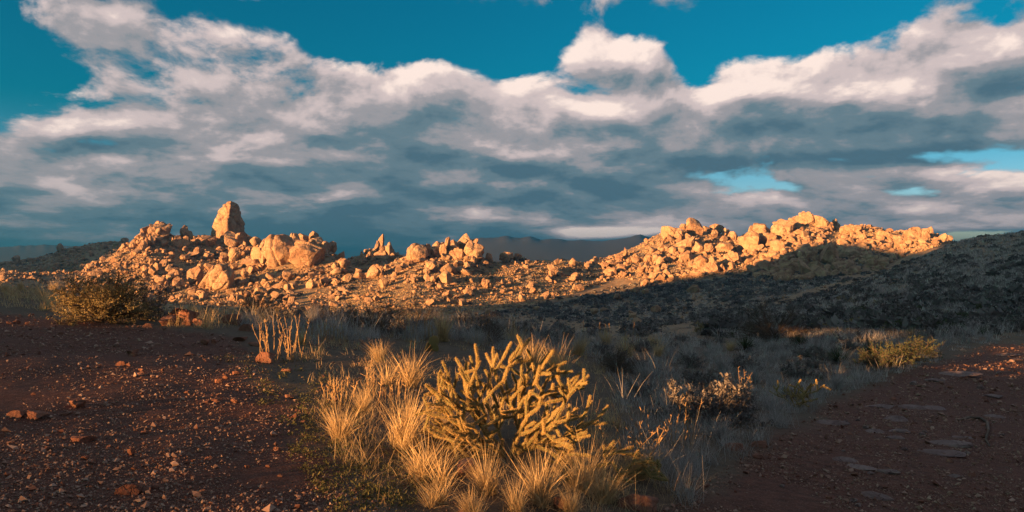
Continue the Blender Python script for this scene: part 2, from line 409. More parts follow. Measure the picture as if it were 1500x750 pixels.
def granite_mat(name, cols, sc, dark, crack=True):
    """weathered granite: patchy colour, dark varnish runs, wandering joints; sc = detail per metre"""
    m = MT(name, 0.92, 0.15); p = m.pos()
    n1 = m.noise(p, sc * 0.7, 6, 0.6); n2 = m.noise(p, sc * 3.5, 6, 0.65)
    c = m.ramp(n1, (0.30, cols[0]), (0.5, cols[1]), (0.72, cols[2]))
    c = m.mix(m.rng(n2, 0.50, 0.78, 0.0, 0.8), c, dark)
    mp = m.n('Mapping', vector_type='POINT', Vector=p); mp.inputs['Scale'].default_value = (sc * 1.6, sc * 1.6, sc * 0.22)
    runs = m.noise(mp.outputs[0], 1.0, 5, 0.6)
    c = m.mix(m.rng(runs, 0.55, 0.72, 0.0, 0.45), c, dark)
    c = m.mix(m.rng(m.rnd(), 0.0, 1.0, 0.0, 0.4), c, m.mix(m.rnd(), cols[0], cols[2]))
    h = m.ma('ADD', n2, m.ma('MULTIPLY', n1, 1.2))
    if crack:
        line = m.ma('ABSOLUTE', m.ma('SUBTRACT', m.noise(p, sc * 0.45, 3, 0.5, 0.6), 0.5))
        ck = m.rng(line, 0.0, 0.012, 1.0, 0.0)
        c = m.mix(m.ma('MULTIPLY', ck, 0.6), c, dark); h = m.ma('SUBTRACT', h, m.ma('MULTIPLY', ck, 0.5))
    m.bump(h, 0.9, 0.22 / sc)
    return m.col(c)

def plain_mat(name, a, b, trans=0.0, attr='tint', rough=0.85):
    """leaf, straw or twig: two colours mixed by the 'tint' every blade carries"""
    m = MT(name, rough, 0.15); c = m.mix(m.attr(attr), a, b)
    if trans:
        m.col(c); tr = m.n('BsdfTranslucent', Color=c); mx = m.n('MixShader'); mx.inputs[0].default_value = trans
        m.t.links.new(m.b.outputs[0], mx.inputs[1]); m.t.links.new(tr.outputs[0], mx.inputs[2])
        m.t.links.new(mx.outputs[0], [n for n in m.t.nodes if n.type == 'OUTPUT_MATERIAL'][0].inputs[0]); return m.m
    return m.col(c)

M_GROUND = ground_mat()
M_ROCK = granite_mat('tan_granite', ((0.25, 0.135, 0.085), (0.35, 0.225, 0.14), (0.46, 0.335, 0.22)), 0.28, (0.12, 0.07, 0.045))
M_RUBBLE = granite_mat('rubble_granite', ((0.21, 0.12, 0.075), (0.33, 0.215, 0.135), (0.44, 0.32, 0.215)), 0.5, (0.12, 0.07, 0.045), False)
M_RED = granite_mat('red_stone', ((0.14, 0.060, 0.043), (0.23, 0.105, 0.072), (0.32, 0.18, 0.13)), 9.0, (0.09, 0.045, 0.035))
M_GREY = granite_mat('grey_pink_stone', ((0.13, 0.085, 0.08), (0.20, 0.14, 0.13), (0.30, 0.235, 0.22)), 8.0, (0.09, 0.055, 0.05))
M_PEBBLE = plain_mat('pebbles', (0.13, 0.055, 0.038), (0.42, 0.29, 0.225), rough=0.7)
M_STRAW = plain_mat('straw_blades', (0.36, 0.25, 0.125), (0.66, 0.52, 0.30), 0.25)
M_SHADEGRASS = plain_mat('shade_grey_blades', (0.20, 0.193, 0.185), (0.50, 0.475, 0.445), 0.25)  # grey copy of the straw: shade put into the colour of unlit grass
M_WEED = plain_mat('small_weeds', (0.06, 0.075, 0.03), (0.17, 0.15, 0.07), 0.2)
M_LEAF = plain_mat('olive_leaves', (0.15, 0.125, 0.055), (0.35, 0.28, 0.135), 0.2)
M_SCRUB = plain_mat('grey_scrub_leaves', (0.07, 0.066, 0.064), (0.24, 0.222, 0.21), 0.15)
M_GREEN = plain_mat('green_blades', (0.035, 0.052, 0.026), (0.10, 0.115, 0.055), 0.15)
M_TWIG = plain_mat('twigs', (0.06, 0.045, 0.035), (0.16, 0.12, 0.09))
M_STALK = plain_mat('dry_stalks', (0.24, 0.15, 0.075), (0.42, 0.29, 0.15))
M_CHOLLA = plain_mat('cholla_skin', (0.11, 0.115, 0.05), (0.25, 0.20, 0.09))
M_SPINE = plain_mat('cholla_spines', (0.50, 0.33, 0.13), (0.62, 0.44, 0.19), 0.2)
M_PAD = plain_mat('prickly_pear_skin', (0.17, 0.13, 0.05), (0.22, 0.17, 0.07))
M_RIDGE = MT('far_mountain').col((0.05, 0.048, 0.045))

# ------------------------------------------------------------------ ground sheet
def unproject(poly):
    px = np.array([p[0] for p in poly], float); Y = hit(px, [p[1] for p in poly]); return np.column_stack([(px - CX) / F * Y, Y])
def poly_sd(P, poly):
    """signed distance of points to a polygon, inside positive"""
    d = np.full(len(P), 1e9); ins = np.zeros(len(P), bool)
    for a, b in zip(poly, np.roll(poly, -1, 0)):
        ab = b - a; t = np.clip(((P - a) @ ab) / max(ab @ ab, 1e-9), 0, 1)
        d = np.minimum(d, np.linalg.norm(P - a - t[:, None] * ab, axis=1))
        c = (a[1] > P[:, 1]) != (b[1] > P[:, 1])
        with np.errstate(divide='ignore', invalid='ignore'):
            ins ^= c & (P[:, 0] < (b[0] - a[0]) * (P[:, 1] - a[1]) / (b[1] - a[1]) + a[0])
    return np.where(ins, d, -d)
CLEAR = unproject([(-500, 1150), (-700, 750), (-700, 520), (-150, 470), (0, 462), (90, 468), (220, 481), (330, 494), (372, 520), (390, 552), (430, 600), (455, 650), (500, 720), (560, 800), (620, 950), (600, 1150)])
PATH = unproject([(960, 1150), (960, 800), (990, 745), (1062, 690), (1150, 640), (1222, 590), (1292, 556), (1380, 530), (1440, 510), (1500, 494), (1560, 482), (1640, 478), (1640, 500), (1580, 530), (1570, 570), (1600, 640), (1900, 760), (2100, 1150)])
def dirt_at(x, y):
    P = np.stack([x, y], 1); w = 0.35 * noise2(x, y, 0.9) + 0.15 * noise2(x, y, 0.3)
    d = np.maximum(np.maximum(poly_sd(P, CLEAR), poly_sd(P, PATH)), 3.6 - np.hypot(x, y))
    return sstep(-0.25, 0.3, d + w)

def ground():
    nt_, nr = GX.shape; V = np.stack([GX, GY, GZ], 2).reshape(-1, 3)
    a = np.arange(nt_ - 1)[:, None] * nr + np.arange(nr - 1)[None]
    q = np.stack([a, a + 1, a + nr + 1, a + nr], 2).reshape(-1, 4)
    last = (nt_ - 1) * nr + np.arange(nr - 1); first = np.arange(nr - 1)
    r = np.hypot(V[:, 0], V[:, 1]); dirt = np.zeros(len(V)); nearm = r < 40
    dirt[nearm] = dirt_at(V[nearm, 0], V[nearm, 1])
    V = np.vstack([V, [[0, 0, GZ[:, 0].mean()]]]); c = len(V) - 1
    fan = np.stack([np.full(nt_ - 1, c), np.arange(nt_ - 1) * nr, np.arange(1, nt_) * nr], 1)
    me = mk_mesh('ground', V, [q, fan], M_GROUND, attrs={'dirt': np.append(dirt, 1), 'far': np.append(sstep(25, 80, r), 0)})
    tag(link('ground', me), kind='structure')
ground()

# ------------------------------------------------------------------ the hill behind the camera, between this place and the low sun
TV = np.array([math.sin(SUN_AZ), math.cos(SUN_AZ)]); NV = np.array([TV[1], -TV[0]])
_bx, _by, _ = spot(152, 471); _gx, _gy, _ = spot(50, 430)
WB, WG = NV[0] * _bx + NV[1] * _by, NV[0] * _gx + NV[1] * _gy       # the gaps through which the bush and the brow grass are lit
_line = [(-1300, 40), (-1100, 56), (-960, 62), (-840, 58), (-780, 20), (-700, -20), (-312, -18), (-302, -13), (-293, -4), (-287, 7), (-282, 14), (-276, 20), (-262, 25), (-250, 30), (-245, 38), (-241, 48), (-237, 56), (-225, 54.5), (-199, 48.5), (-165, 42.5),
 (-140, 28), (-100, 38), (-66, 42), (-60, 36), (-54, 30), (-48, 24), (-44, 20), (-40, 18), (-33, 14), (-28, 12), (-23, 10), (-20.6, 7), (-20.0, 1.4), (-19.5, 0.75), (-18, 0.7), (-15.5, 0.6), (-14.4, 0.7), (-13.9, 1.5),
 (-13.2, 4), (-12.5, 3), (-11.6, 2.2), (-11.1, 1.2), (-10.7, 0.75), (-10.2, 0.52), (-9, 0.47), (-7.4, 0.38), (-6.1, 0.35), (-5.4, 0.34), (-5, 0.38), (-4.3, 0.25), (-3.9, 0.38), (-3.5, 0.42), (-3.2, 0.5), (-3, 0.9), (-2, 2.5), (0, 6), (6, 18), (12, 26), (30, 40), (70, 44), (300, 44)]
SKYLINE = ' '.join('%g:%g' % p for p in sorted(_line))
def shading_hill():
    w = np.concatenate([np.arange(-1300, -304, 8), np.arange(-304, -60, 2), np.arange(-60, -40, 0.6), np.arange(-40, 2, 0.14), np.arange(2, 14, 0.5), np.arange(14, 261, 6)])
    D = 46 + 0.9 * np.maximum(0, -w - 46) + 0.5 * np.maximum(0, w - 10)
    zc = ip(w, SKYLINE) + D * math.tan(SUN_EL)
    zc = zc + noise2(w, w * 0, 5.0) * 0.012 * D * sstep(-30, -60, w) + noise2(w, w * 0, 0.7) * 0.10 * sstep(-14, -12, w) * sstep(2, 0, w)
    rows, base = [], -70.0
    for f, hgt in ((-0.55, None), (-0.3, 0.38), (-0.14, 0.72), (-0.05, 0.93), (0, 1), (0.06, 0.93), (0.2, 0.7), (0.5, 0.3), (0.9, None)):
        wid = np.maximum(18, 1.6 * (zc + 12)); dd = D + f * wid * (1.0 if f > 0 else 0.8)
        P = NV[None] * w[:, None] - TV[None] * dd[:, None]
        g = H(P[:, 0], P[:, 1]); low = np.minimum(g, zc) - 3
        z = low if hgt is None else low + (zc - low) * hgt
        if f: z = z + noise2(P[:, 0], P[:, 1], 9.0) * 0.03 * wid * (hgt or 0) * 0.4 - (0.02 * wid)
        rows.append(np.column_stack([P, z]))
    V = np.stack(rows, 1); n, k = V.shape[:2]; a = np.arange(n - 1)[:, None] * k + np.arange(k - 1)[None]
    q = np.stack([a, a + k, a + k + 1, a + 1], 2).reshape(-1, 4); N = n * k
    # unseen block added over the crest notch to shade the right slope
    rv, rf = rock(77, 3, 6, 0.2, 0.04); c = NV * -17.2 - TV * 46.0
    ax = np.stack([np.append(NV, 0), np.append(TV, 0), (0, 0, 1)]); rv = np.sign(rv) * np.abs(rv * 2) ** 0.6 / 2; rv = (rv * (9.6, 4.0, 8.0)) @ ax + np.array([c[0], c[1], 1.02 + 46 * math.tan(SUN_EL) + 4.0])
    V = np.vstack([V.reshape(-1, 3), rv]); rf = rf + N; N = len(V)
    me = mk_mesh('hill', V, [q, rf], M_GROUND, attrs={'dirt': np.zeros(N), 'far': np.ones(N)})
    tag(link('hill', me), kind='structure')
shading_hill()

# ------------------------------------------------------------------ mountains on the horizon
def mountain(Y, line, depth, seed):
    px = np.arange(*[(kn(line)[0][0]), kn(line)[0][-1] + 1, 3.0]); n = len(px)
    x = (px - CX) / F * Y; top = CH + (CY - ip(px, line)) / F * Y + 0.0012 * Y * (noise2(px, px * 0, 14, seed) + 0.5 * noise2(px, px * 0, 6, seed))
    rows, soft = [], np.convolve(np.pad(top, 12, 'edge'), np.ones(25) / 25, 'valid')
    for f in np.linspace(-1, 1, 15):
        tp = top * max(0, 1 - 4 * abs(f)) + soft * min(1, 4 * abs(f))
        zz = -70 + (tp + 70) * (1 - abs(f)) ** 0.85
        yy = Y + f * depth + np.zeros(n); zz = zz + (noise2(x, yy, depth * 0.6, seed) + 0.4 * noise2(x, yy, depth * 0.25, seed)) * depth * 0.025 * (1 - abs(f)) * (abs(f) > 0.01)
        rows.append(np.column_stack([x * (yy / Y), yy, zz]))
    V = np.stack(rows, 1); k = 15; a = np.arange(n - 1)[:, None] * k + np.arange(k - 1)[None]
    q = np.stack([a, a + k, a + k + 1, a + 1], 2).reshape(-1, 4)
    tag(link('mountain', mk_mesh('mountain', V.reshape(-1, 3), q, M_RIDGE)), kind='structure')
mountain(4000, '560:376 600:371 640:362 680:352 705:348 722:349 738:346 760:348 776:346 792:351 815:350 840:353 862:352 880:353 905:351 925:347 938:343 946:346 970:352 1020:362 1060:372', 900, 3)
mountain(4300, '-300:368 -200:360 -100:363 0:362 40:359 80:359 110:361 150:358 200:361 300:366 420:372 500:374', 800, 8)
mountain(4500, '1250:372 1300:362 1360:358 1400:356 1430:360 1500:366 1600:370', 700, 13)

# ------------------------------------------------------------------ boulders of the far hills
BOULDERS = [mk_mesh('boulder', *rock(100 + i, 4, 10 + i % 6, 0.3, 0.03, (0.38, 0.78), i % 3), M_ROCK, smooth=False) for i in range(14)]
DOMES_M = [mk_mesh('boulder', *rock(250 + i, 5, 4, 0.26, 0.04, (0.55, 0.85), 2), M_ROCK) for i in range(4)]
SLABS = [mk_mesh('slab', *rock(300 + i, 4, 12, 0.25, 0.03, (0.38, 0.7), 1 + i % 2), M_ROCK, smooth=False) for i in range(6)]

def put_boulder(px, base, w, h, label, tilt=0.0, pool=None, group=None, turn=None, deep=1.0, up=0.0):
    """a boulder as wide and high as it looks from here, standing on the ground seen below it"""
    x, Y, z = spot(px, base); s = Y / F
    me = (pool or BOULDERS)[int(RNG.integers(len(pool or BOULDERS)))]
    sx, sz = w * s, h * s * 1.22; sy = (sx * sz) ** 0.5 * deep
    o = link('boulder', me, loc=(x, Y + sy * 0.25, z + sz * 0.36 + up * s), scale=(sx, sy, sz))
    az = -math.atan2(x, Y)
    o.rotation_euler = (Matrix.Rotation(az, 3, 'Z') @ Matrix.Rotation(math.radians(tilt), 3, 'Y') @ Matrix.Rotation(RNG.uniform(-0.5, 0.5) if turn is None else turn, 3, 'Z')).to_euler()
    if abs(w - h) < 0.35 * max(w, h) and turn is None:      # a roundish block may face any way
        o.rotation_euler = (RNG.uniform(-0.3, 0.3), RNG.uniform(-0.3, 0.3) + math.radians(tilt), RNG.uniform(0, 6.28))
        o.scale = (sx, sx, sz)
    tag(o, label, 'boulder', group or 'granite boulders of the far hills')
    return o

def rock_tower():
    """the great thumb of granite: rings of a blunt-edged column, one edge towards the viewer"""
    x0, Y, z0 = spot(329, 351); s = Y / F
    lv = [(295.6, 329, 336), (297, 326, 340), (300, 322, 343.5), (305, 319, 346), (312, 315.5, 348), (320, 311.5, 350), (328, 308, 352), (335, 306, 354), (342, 305.5, 357), (349, 306, 361), (358, 303, 366), (368, 300, 370)]
    lv = [(np.interp(t, range(len(lv)), [a[0] for a in lv]), np.interp(t, range(len(lv)), [a[1] for a in lv]), np.interp(t, range(len(lv)), [a[2] for a in lv])) for t in np.linspace(0, len(lv) - 1, 64)]
    K = 96; V = []
    for (py, a, b) in lv:
        c, hw = ((a + b) / 2 - 329) * s, (b - a) / 2 * s
        ph = np.linspace(0, 2 * math.pi, K, endpoint=False)
        q = 1 / (np.abs(np.cos(ph)) ** 1.14 + np.abs(np.sin(ph)) ** 1.14) ** (1 / 1.14)   # blunt diamond
        V.append(np.column_stack([c + hw * q * np.cos(ph), hw * 0.95 * q * np.sin(ph), np.full(K, (351 - py) * s * 1.13)]))
    V = np.concatenate(V); nn = V.copy(); nn[:, 2] = 0; nn /= np.maximum(np.linalg.norm(nn, axis=1), 1e-6)[:, None]
    P = V / (Y / 620)
    crack = 0
    for (n_, d_, wd, dp) in (((0.96, -0.1, 0.25), 1.2, 0.5, 0.7), ((0.3, 0.2, -0.93), -25, 0.6, 0.8), ((-0.5, 0.3, 0.8), 30, 0.5, 0.6), ((0.9, 0.3, -0.3), 0.5, 0.5, 0.9), ((0.85, -0.2, 0.5), 17, 0.5, 0.8)):
        d = np.abs(P @ np.array(n_) - d_ + 1.6 * noise3(P / 6.0)); crack = crack + dp * np.exp(-(d / wd) ** 2)
    high = sstep(8, 30, P[:, 2])
    V += nn * (1.4 * noise3(P / 8.0) + (0.5 + 0.7 * high) * noise3(P / 2.9 + 9) + 0.35 * noise3(P / 1.1) - crack * 0.9)[:, None]
    V = np.vstack([V, [[V[:K, 0].mean(), V[:K, 1].mean(), V[:K, 2].mean() + 0.6]]])
    n = len(lv); a = np.arange(n - 1)[:, None] * K + np.arange(K)[None]; b = np.arange(n - 1)[:, None] * K + (np.arange(K)[None] + 1) % K
    q = np.stack([a, a + K, b + K, b], 2).reshape(-1, 4)
    cap = np.stack([np.full(K, n * K), np.arange(K), (np.arange(K) + 1) % K], 1)
    o = link('rock_tower', mk_mesh('rock_tower', V, [q, cap], M_ROCK), loc=(x0, Y + 6, z0)); o.rotation_euler = (0, 0, -math.atan2(x0, Y) * 0.8)
    tag(o, 'tall thumb-shaped granite tower standing highest on the left ridge', 'rock tower')
rock_tower()

HERO = [   # px, foot, width, height in the photograph, tilt, which one
 (231,336,20,15,0,'cracked block crowning the pointed peak left of the tower'), (230,323,6,6,0,'tiny cap stone on the very top of the left peak'),
 (219,330,6,9,0,'small upright stone on the left shoulder of the left peak'), (240,327,5,9,0,'small upright stone right of the cap stone on the left peak'),
 (242,337,15,11,0,'rounded block on the right shoulder of the left peak'), (212,345,17,14,-15,'large rounded boulder below the left shoulder of the left peak'),
 (208,337,8,8,0,'small block at the left edge of the left peak'), (203,352,14,11,0,'blocky boulder low on the left flank of the left peak'),
 (207,368,15,19,10,'tall boulder with a pale face low on the left peak'), (220,363,9,18,5,'narrow upright slab below the left peak'),
 (269,351,12,21,5,'tall leaning slab on the skyline between left peak and tower'), (276,352,11,14,0,'squat boulder touching the tall slab on the skyline'),
 (286,355,9,10,0,'small boulder on the skyline left of the tower'), (299,338,9,8,0,'small skyline boulder just left of the tower foot'),
 (337,363,24,25,-10,'big rounded boulder leaning against the tower foot'), (357,345,18,16,20,'dark flank block hugging the right side of the tower'),
 (342,383,17,21,0,'upright boulder on the slope below the tower'), (253,408,20,15,0,'broad pale boulder low on the slope above the round bush'),
 (238,417,15,11,-20,'flat-lying boulder right behind the round bush'), (259,422,17,19,30,'curved boulder like a tooth low on the left slope'),
 (322,425,36,38,0,'huge split dome at the foot of the slope below the tower'), (305,424,17,34,28,'steep slab leaning on the left of the split dome'),
 (284,417,24,26,30,'wide leaning slab two places left of the split dome'), (296,395,17,9,0,'flat slab lying above the split dome'),
 (342,396,11,11,0,'round boulder above the right shoulder of the split dome'), (358,407,13,13,0,'boulder right of the split dome at the slope foot'),
 (186,371,9,9,0,'lone small boulder on the skyline edge left of the left peak'), (269,382,15,10,20,'slanting boulder in mid slope below the skyline slab'),
 (407,390,52,46,-6,'great smooth dome, left of the pair under the rubble crown'), (447,391,52,37,10,'great wedge-shaped dome, right of the pair under the rubble crown'),
 (430,363,17,21,0,'upper lobe wedged between the two great domes'), (457,349,14,20,6,'lone pinnacle standing up on the dark shoulder of the domes'),
 (414,343,8,10,0,'first stone in the rubble crown over the domes'), (420,341,7,8,0,'round stone in the middle of the rubble crown'),
 (429,340,7,10,0,'pointed stone right of the middle of the rubble crown'), (437,342,6,7,0,'last small stone at the right of the rubble crown'),
 (425,348,14,8,0,'flat block under the rubble crown'), (444,352,16,14,0,'shaded block between rubble crown and pinnacle'),
 (463,364,20,16,15,'shaded block below the lone pinnacle'), (475,366,16,13,0,'shaded block at the right end of the dark shoulder'),
 (486,367,15,15,0,'small pyramid boulder on the skyline right of the dark shoulder'), (384,388,9,21,0,'slim pillar at the left edge of the great left dome'),
 (386,369,19,19,0,'knobbly boulder at the upper left of the great left dome'), (372,362,17,15,0,'boulder on the skyline right of the tower slope'),
 (364,348,11,10,0,'dark stone on the skyline right of the tower'), (498,384,13,17,0,'upper boulder of the lit stack right of the domes'),
 (500,395,15,17,0,'lower boulder of the lit stack right of the domes'), (503,401,11,8,0,'small stone at the foot of the lit stack'),
 (493,418,10,14,-20,'pale pointed boulder low right of the domes'), (507,413,20,10,-38,'long slanting slab low right of the domes'),
 (454,422,15,14,0,'boulder just above the spiky dark plant on the brow'), (420,412,15,15,0,'dark cube of rock below the great domes'),
 (549,408,24,19,-35,'big pale slab leaning on the bare slope right of the domes'), (550,441,10,8,0,'pale low boulder near the foot of the bare slope'),
 (557,366,13,24,0,'dark tower block with a lit cap on the rear ridge'), (551,365,9,15,0,'dark block left of the capped tower block'),
 (536,359,6,7,0,'lit knob on the rear ridge crest, middle of three'), (530,361,5,6,0,'lit knob on the rear ridge crest, left of three'), (541,357,5,6,0,'lit knob on the rear ridge crest, right of three'),
 (569,378,10,23,0,'slim lit pillar at the left end of the central outcrop'), (611,382,34,24,32,'big tilted oval boulder at the left of the central outcrop'),
 (613,355,18,11,0,'pale cap boulder on top of the tilted oval boulder'), (628,355,10,12,0,'small peak stone right of the pale cap boulder'),
 (646,362,14,14,0,'skyline block left of the dark gap in the central outcrop'), (649,377,11,20,0,'tall lit block in the middle of the central outcrop'),
 (639,373,14,19,-10,'rounded block left of the tall block in the central outcrop'), (655,373,9,25,5,'narrow dark slab in the middle of the central outcrop'),
 (664,374,17,15,0,'wide boulder filling the gap in the central outcrop'), (662,358,17,15,0,'dark skyline block in the central outcrop'),
 (636,376,11,13,0,'low wedge at the foot of the central outcrop'), (679,362,20,24,0,'tall round-topped head at the right end of the central outcrop'),
 (693,361,15,19,0,'block leaning on the right of the round-topped head'), (692,383,30,28,0,'big bulging boulder under the round-topped head'),
 (694,384,31,9,0,'long low ledge along the foot of the bulging boulder'), (716,385,12,15,0,'small pyramid right of the central outcrop'),
 (632,397,17,15,0,'squarish boulder alone below the central outcrop'), (656,403,25,16,28,'big smooth oval, uppermost of the boulder pile below the outcrop'),
 (651,415,22,17,0,'wide lower boulder of the pile below the outcrop'), (627,413,13,13,0,'pale left boulder of the pile below the outcrop'),
 (635,415,9,11,0,'dark stone tucked beside the pale left boulder'), (628,420,13,6,-15,'flat chip under the pale left boulder'),
 (645,424,10,10,0,'egg-shaped boulder just below the pile'), (654,436,15,10,0,'low rounded boulder a little farther below the pile'),
 (667,438,10,6,0,'small flat stone right of the low rounded boulder'), (561,421,14,15,0,'round boulder low on the bare slope'),
 (577,412,10,8,0,'small boulder uphill of the round boulder on the bare slope'), (605,409,8,8,0,'lone small boulder in scrub left of the pile'),
 (684,430,8,12,0,'upright stone right of the low rounded boulder'), (711,423,13,14,0,'peaked boulder with a long shadow right of the pile'),
 (683,411,8,8,0,'small block uphill of the upright stone'), (678,390,10,5,0,'flat stone under the bulging boulder'),
 (742,378,19,14,0,'larger half of the little outcrop in the saddle'), (757,379,13,11,0,'right half of the little outcrop in the saddle'), (768,379,9,6,0,'small tail stone of the little outcrop in the saddle'),
 (812,401,24,12,22,'long pale boulder lying tilted on the saddle slope'), (816,388,10,9,0,'round stone behind the long tilted boulder'), (808,407,9,10,0,'small block propping the long tilted boulder'),
 (871,371,13,7,0,'low skyline stone where the right hill begins'), (916,378,9,15,-12,'upright pale boulder on the lower left of the right hill'),
 (899,392,15,9,0,'low boulder beside the dark hollow of the right hill'), (1017,345,29,25,0,'large cracked knob on the left crest of the right hill'),
 (1050,333,22,13,0,'smooth pale dome on the crest of the right hill'), (1066,333,8,9,0,'small round stone right of the pale dome'),
 (1046,345,13,9,-20,'slanting block below the pale dome'), (1025,370,19,15,-25,'sloping block in mid slope under the cracked knob'),
 (1039,369,16,13,0,'middle block of the row under the pale dome'), (1052,370,13,15,15,'leaning block of the row under the pale dome'), (1064,372,21,17,15,'right block of the row under the pale dome'),
 (1005,382,20,14,-42,'long slab slanting up the right hill'), (966,390,17,15,-15,'rounded boulder low on the right hill near the shadow line'),
 (948,395,9,13,0,'upright boulder with a dark crack low on the right hill'), (950,384,15,11,-20,'slanting boulder above the upright cracked one'),
 (1099,368,32,29,0,'big reddish cliff face in the middle of the right hill'), (1114,345,21,18,0,'notched block above the reddish cliff face'), (1101,341,11,13,0,'pointed block left of the notched block'),
 (1140,372,21,21,0,'big round boulder right of the reddish cliff face'), (1028,396,25,21,0,'broad buttress at the foot of the right hill'), (1044,395,15,20,0,'upright buttress beside the broad one'),
 (1058,397,15,11,0,'pale low boulder right of the buttresses'), (1117,386,13,13,0,'boulder cut by the shadow line on the right hill'), (1074,354,15,15,0,'boulder on the crest between pale dome and notched block'),
 (1217,388,28,34,10,'tall smooth slab in the shadow of the right hill'), (1158,399,34,16,32,'broad slab sloping down in the shadow'), (1179,403,13,25,-22,'thin blade of rock standing in the shadow'),
 (1202,407,32,15,30,'grey slab at the bottom of the shadowed rocks'), (1179,370,19,13,10,'block at the upper edge of the shadowed rocks'), (1255,374,14,12,0,'rounded boulder right of the tall shadowed slab'),
 (1277,383,20,10,15,'low slab at the right of the shadowed rocks'), (1135,408,14,9,0,'pinkish boulder alone below the shadowed rocks'), (1154,413,13,12,0,'block at the lower left of the shadowed rocks'), (1192,372,11,11,0,'block left of the tall shadowed slab'),
 (945,420,13,12,0,'topmost boulder of the heap on the shaded valley side'), (932,430,18,9,-25,'slanting slab left of the heap on the shaded valley side'), (945,431,10,9,0,'lower boulder of the heap on the shaded valley side'),
 (1016,429,19,11,-20,'long pale boulder lying alone on the shaded slope'), (904,440,13,12,-20,'leaning boulder left of the heap in the shade'), (961,459,16,11,0,'round pale boulder low in the shaded valley'),
 (885,457,13,7,0,'flat boulder low left in the shaded valley'), (933,476,17,11,-10,'lowest pale boulder of the shaded valley'), (928,467,11,9,0,'grey boulder just above the lowest pale one'),
 (1017,440,9,10,0,'small boulder under the long pale one in the shade'), (992,443,7,7,0,'small round stone left of the long pale one in the shade'), (925,460,7,6,0,'smallest stone of the short row in the shaded valley'),
]
for (px, b, w, h, t, lab) in HERO:
    put_boulder(px, b, w, h, lab, t, SLABS if ('slab' in lab or 'blade' in lab) else DOMES_M if ('dome' in lab.split(',')[0].split(' of ')[0] or 'oval' in lab) else None, turn=0.0 if 'great' in lab or 'cliff' in lab else None, deep=0.8)

def in_poly(px, py, poly):
    poly = np.array(poly, float); ins = np.zeros(len(px), bool)
    for a, b in zip(poly, np.roll(poly, -1, 0)):
        c = (a[1] > py) != (b[1] > py)
        with np.errstate(divide='ignore', invalid='ignore'): ins ^= c & (px < (b[0] - a[0]) * (py - a[1]) / (b[1] - a[1]) + a[0])
    return ins

# regions of the hillsides: outline, stones, smallest, how steeply sizes fall off, shrubs, label of the singled-out stones
LEFT = [(120, 400), (150, 372), (195, 340), (215, 326), (250, 330), (310, 338), (380, 348), (400, 352), (400, 430), (440, 452), (80, 440)]
DOMES = [(370, 345), (420, 338), (470, 345), (515, 382), (520, 430), (470, 456), (360, 452), (340, 425), (360, 390)]
SADDLE = [(505, 385), (545, 392), (575, 376), (600, 366), (720, 378), (780, 375), (860, 384), (870, 400), (905, 408), (850, 428), (760, 450), (600, 466), (470, 460)]
OUTCROP = [(570, 372), (600, 352), (640, 352), (700, 352), (730, 384), (690, 396), (560, 398)]
RIGHT = [(855, 382), (900, 362), (930, 348), (960, 332), (1010, 318), (1100, 332), (1130, 322), (1150, 392), (1080, 400), (960, 415), (860, 402)]
CREST = [(1110, 340), (1165, 304), (1215, 312), (1260, 316), (1345, 326), (1400, 352), (1340, 372), (1270, 362), (1210, 350), (1140, 372)]
SHADE = [(1100, 395), (1150, 362), (1200, 352), (1270, 364), (1330, 374), (1280, 398), (1240, 404), (1200, 412), (1110, 414)]
GAP = [(1000, 472), (1100, 440), (1200, 405), (1290, 398), (1350, 376), (1310, 420), (1180, 452), (1050, 492)]
LOWLEFT = [(0, 400), (120, 398), (330, 436), (470, 448), (480, 462), (330, 458), (0, 446)]
VALLEY = [(700, 462), (900, 420), (1100, 392), (1190, 414), (1060, 450), (940, 495), (720, 490)]
REAR = [(0, 386), (60, 372), (110, 355), (180, 347), (190, 352), (130, 400), (0, 412)]
BACK = [(488, 388), (520, 362), (560, 350), (592, 364), (560, 392), (520, 388)]
REGIONS = [
 (LEFT, 7500, 1.5, 2.15, 420, 30, 'tan boulder on the left rubble slope', 'rubble boulders of the left slope'),
 (DOMES, 2000, 1.6, 2.0, 170, 20, 'tan boulder in the scree round the domes', 'scree boulders round the domes'),
 (OUTCROP, 500, 1.7, 1.9, 20, 12, 'tan boulder in the central outcrop', 'filling stones of the central outcrop'),
 (SADDLE, 6500, 1.1, 2.3, 1000, 9, 'tan boulder on the saddle slope', 'scattered stones of the saddle'),
 (RIGHT, 6000, 1.4, 2.1, 330, 36, 'golden boulder on the sunlit right hill', 'heaped boulders of the right hill'),
 (CREST, 7000, 1.4, 2.35, 160, 24, 'golden boulder on the high right crest', 'rubble boulders of the high crest'),
 (SHADE, 2600, 2.2, 2.0, 600, 20, 'dull boulder in the crest shadow', 'shadowed boulders under the high crest'),
 (VALLEY, 1100, 0.9, 2.4, 1900, 8, 'dull boulder on the shaded valley side', 'stones of the shaded valley'),
 (REAR, 1800, 1.5, 2.4, 260, 8, 'brown boulder on the dim far ridge', 'stones of the far left ridge'),
 (GAP, 260, 1.2, 2.4, 1400, 0, '', ''), (LOWLEFT, 900, 1.4, 2.4, 500, 0, '', ''),
 (BACK, 700, 1.7, 2.0, 20, 5, 'dark boulder on the rear ridge', 'stones of the ridge behind the domes'),
]
FACES = [mk_mesh('bedrock', *rock(400 + i, 5, 12, 0.36, 0.05, (0.35, 0.75), 4), M_ROCK, smooth=False) for i in range(6)]
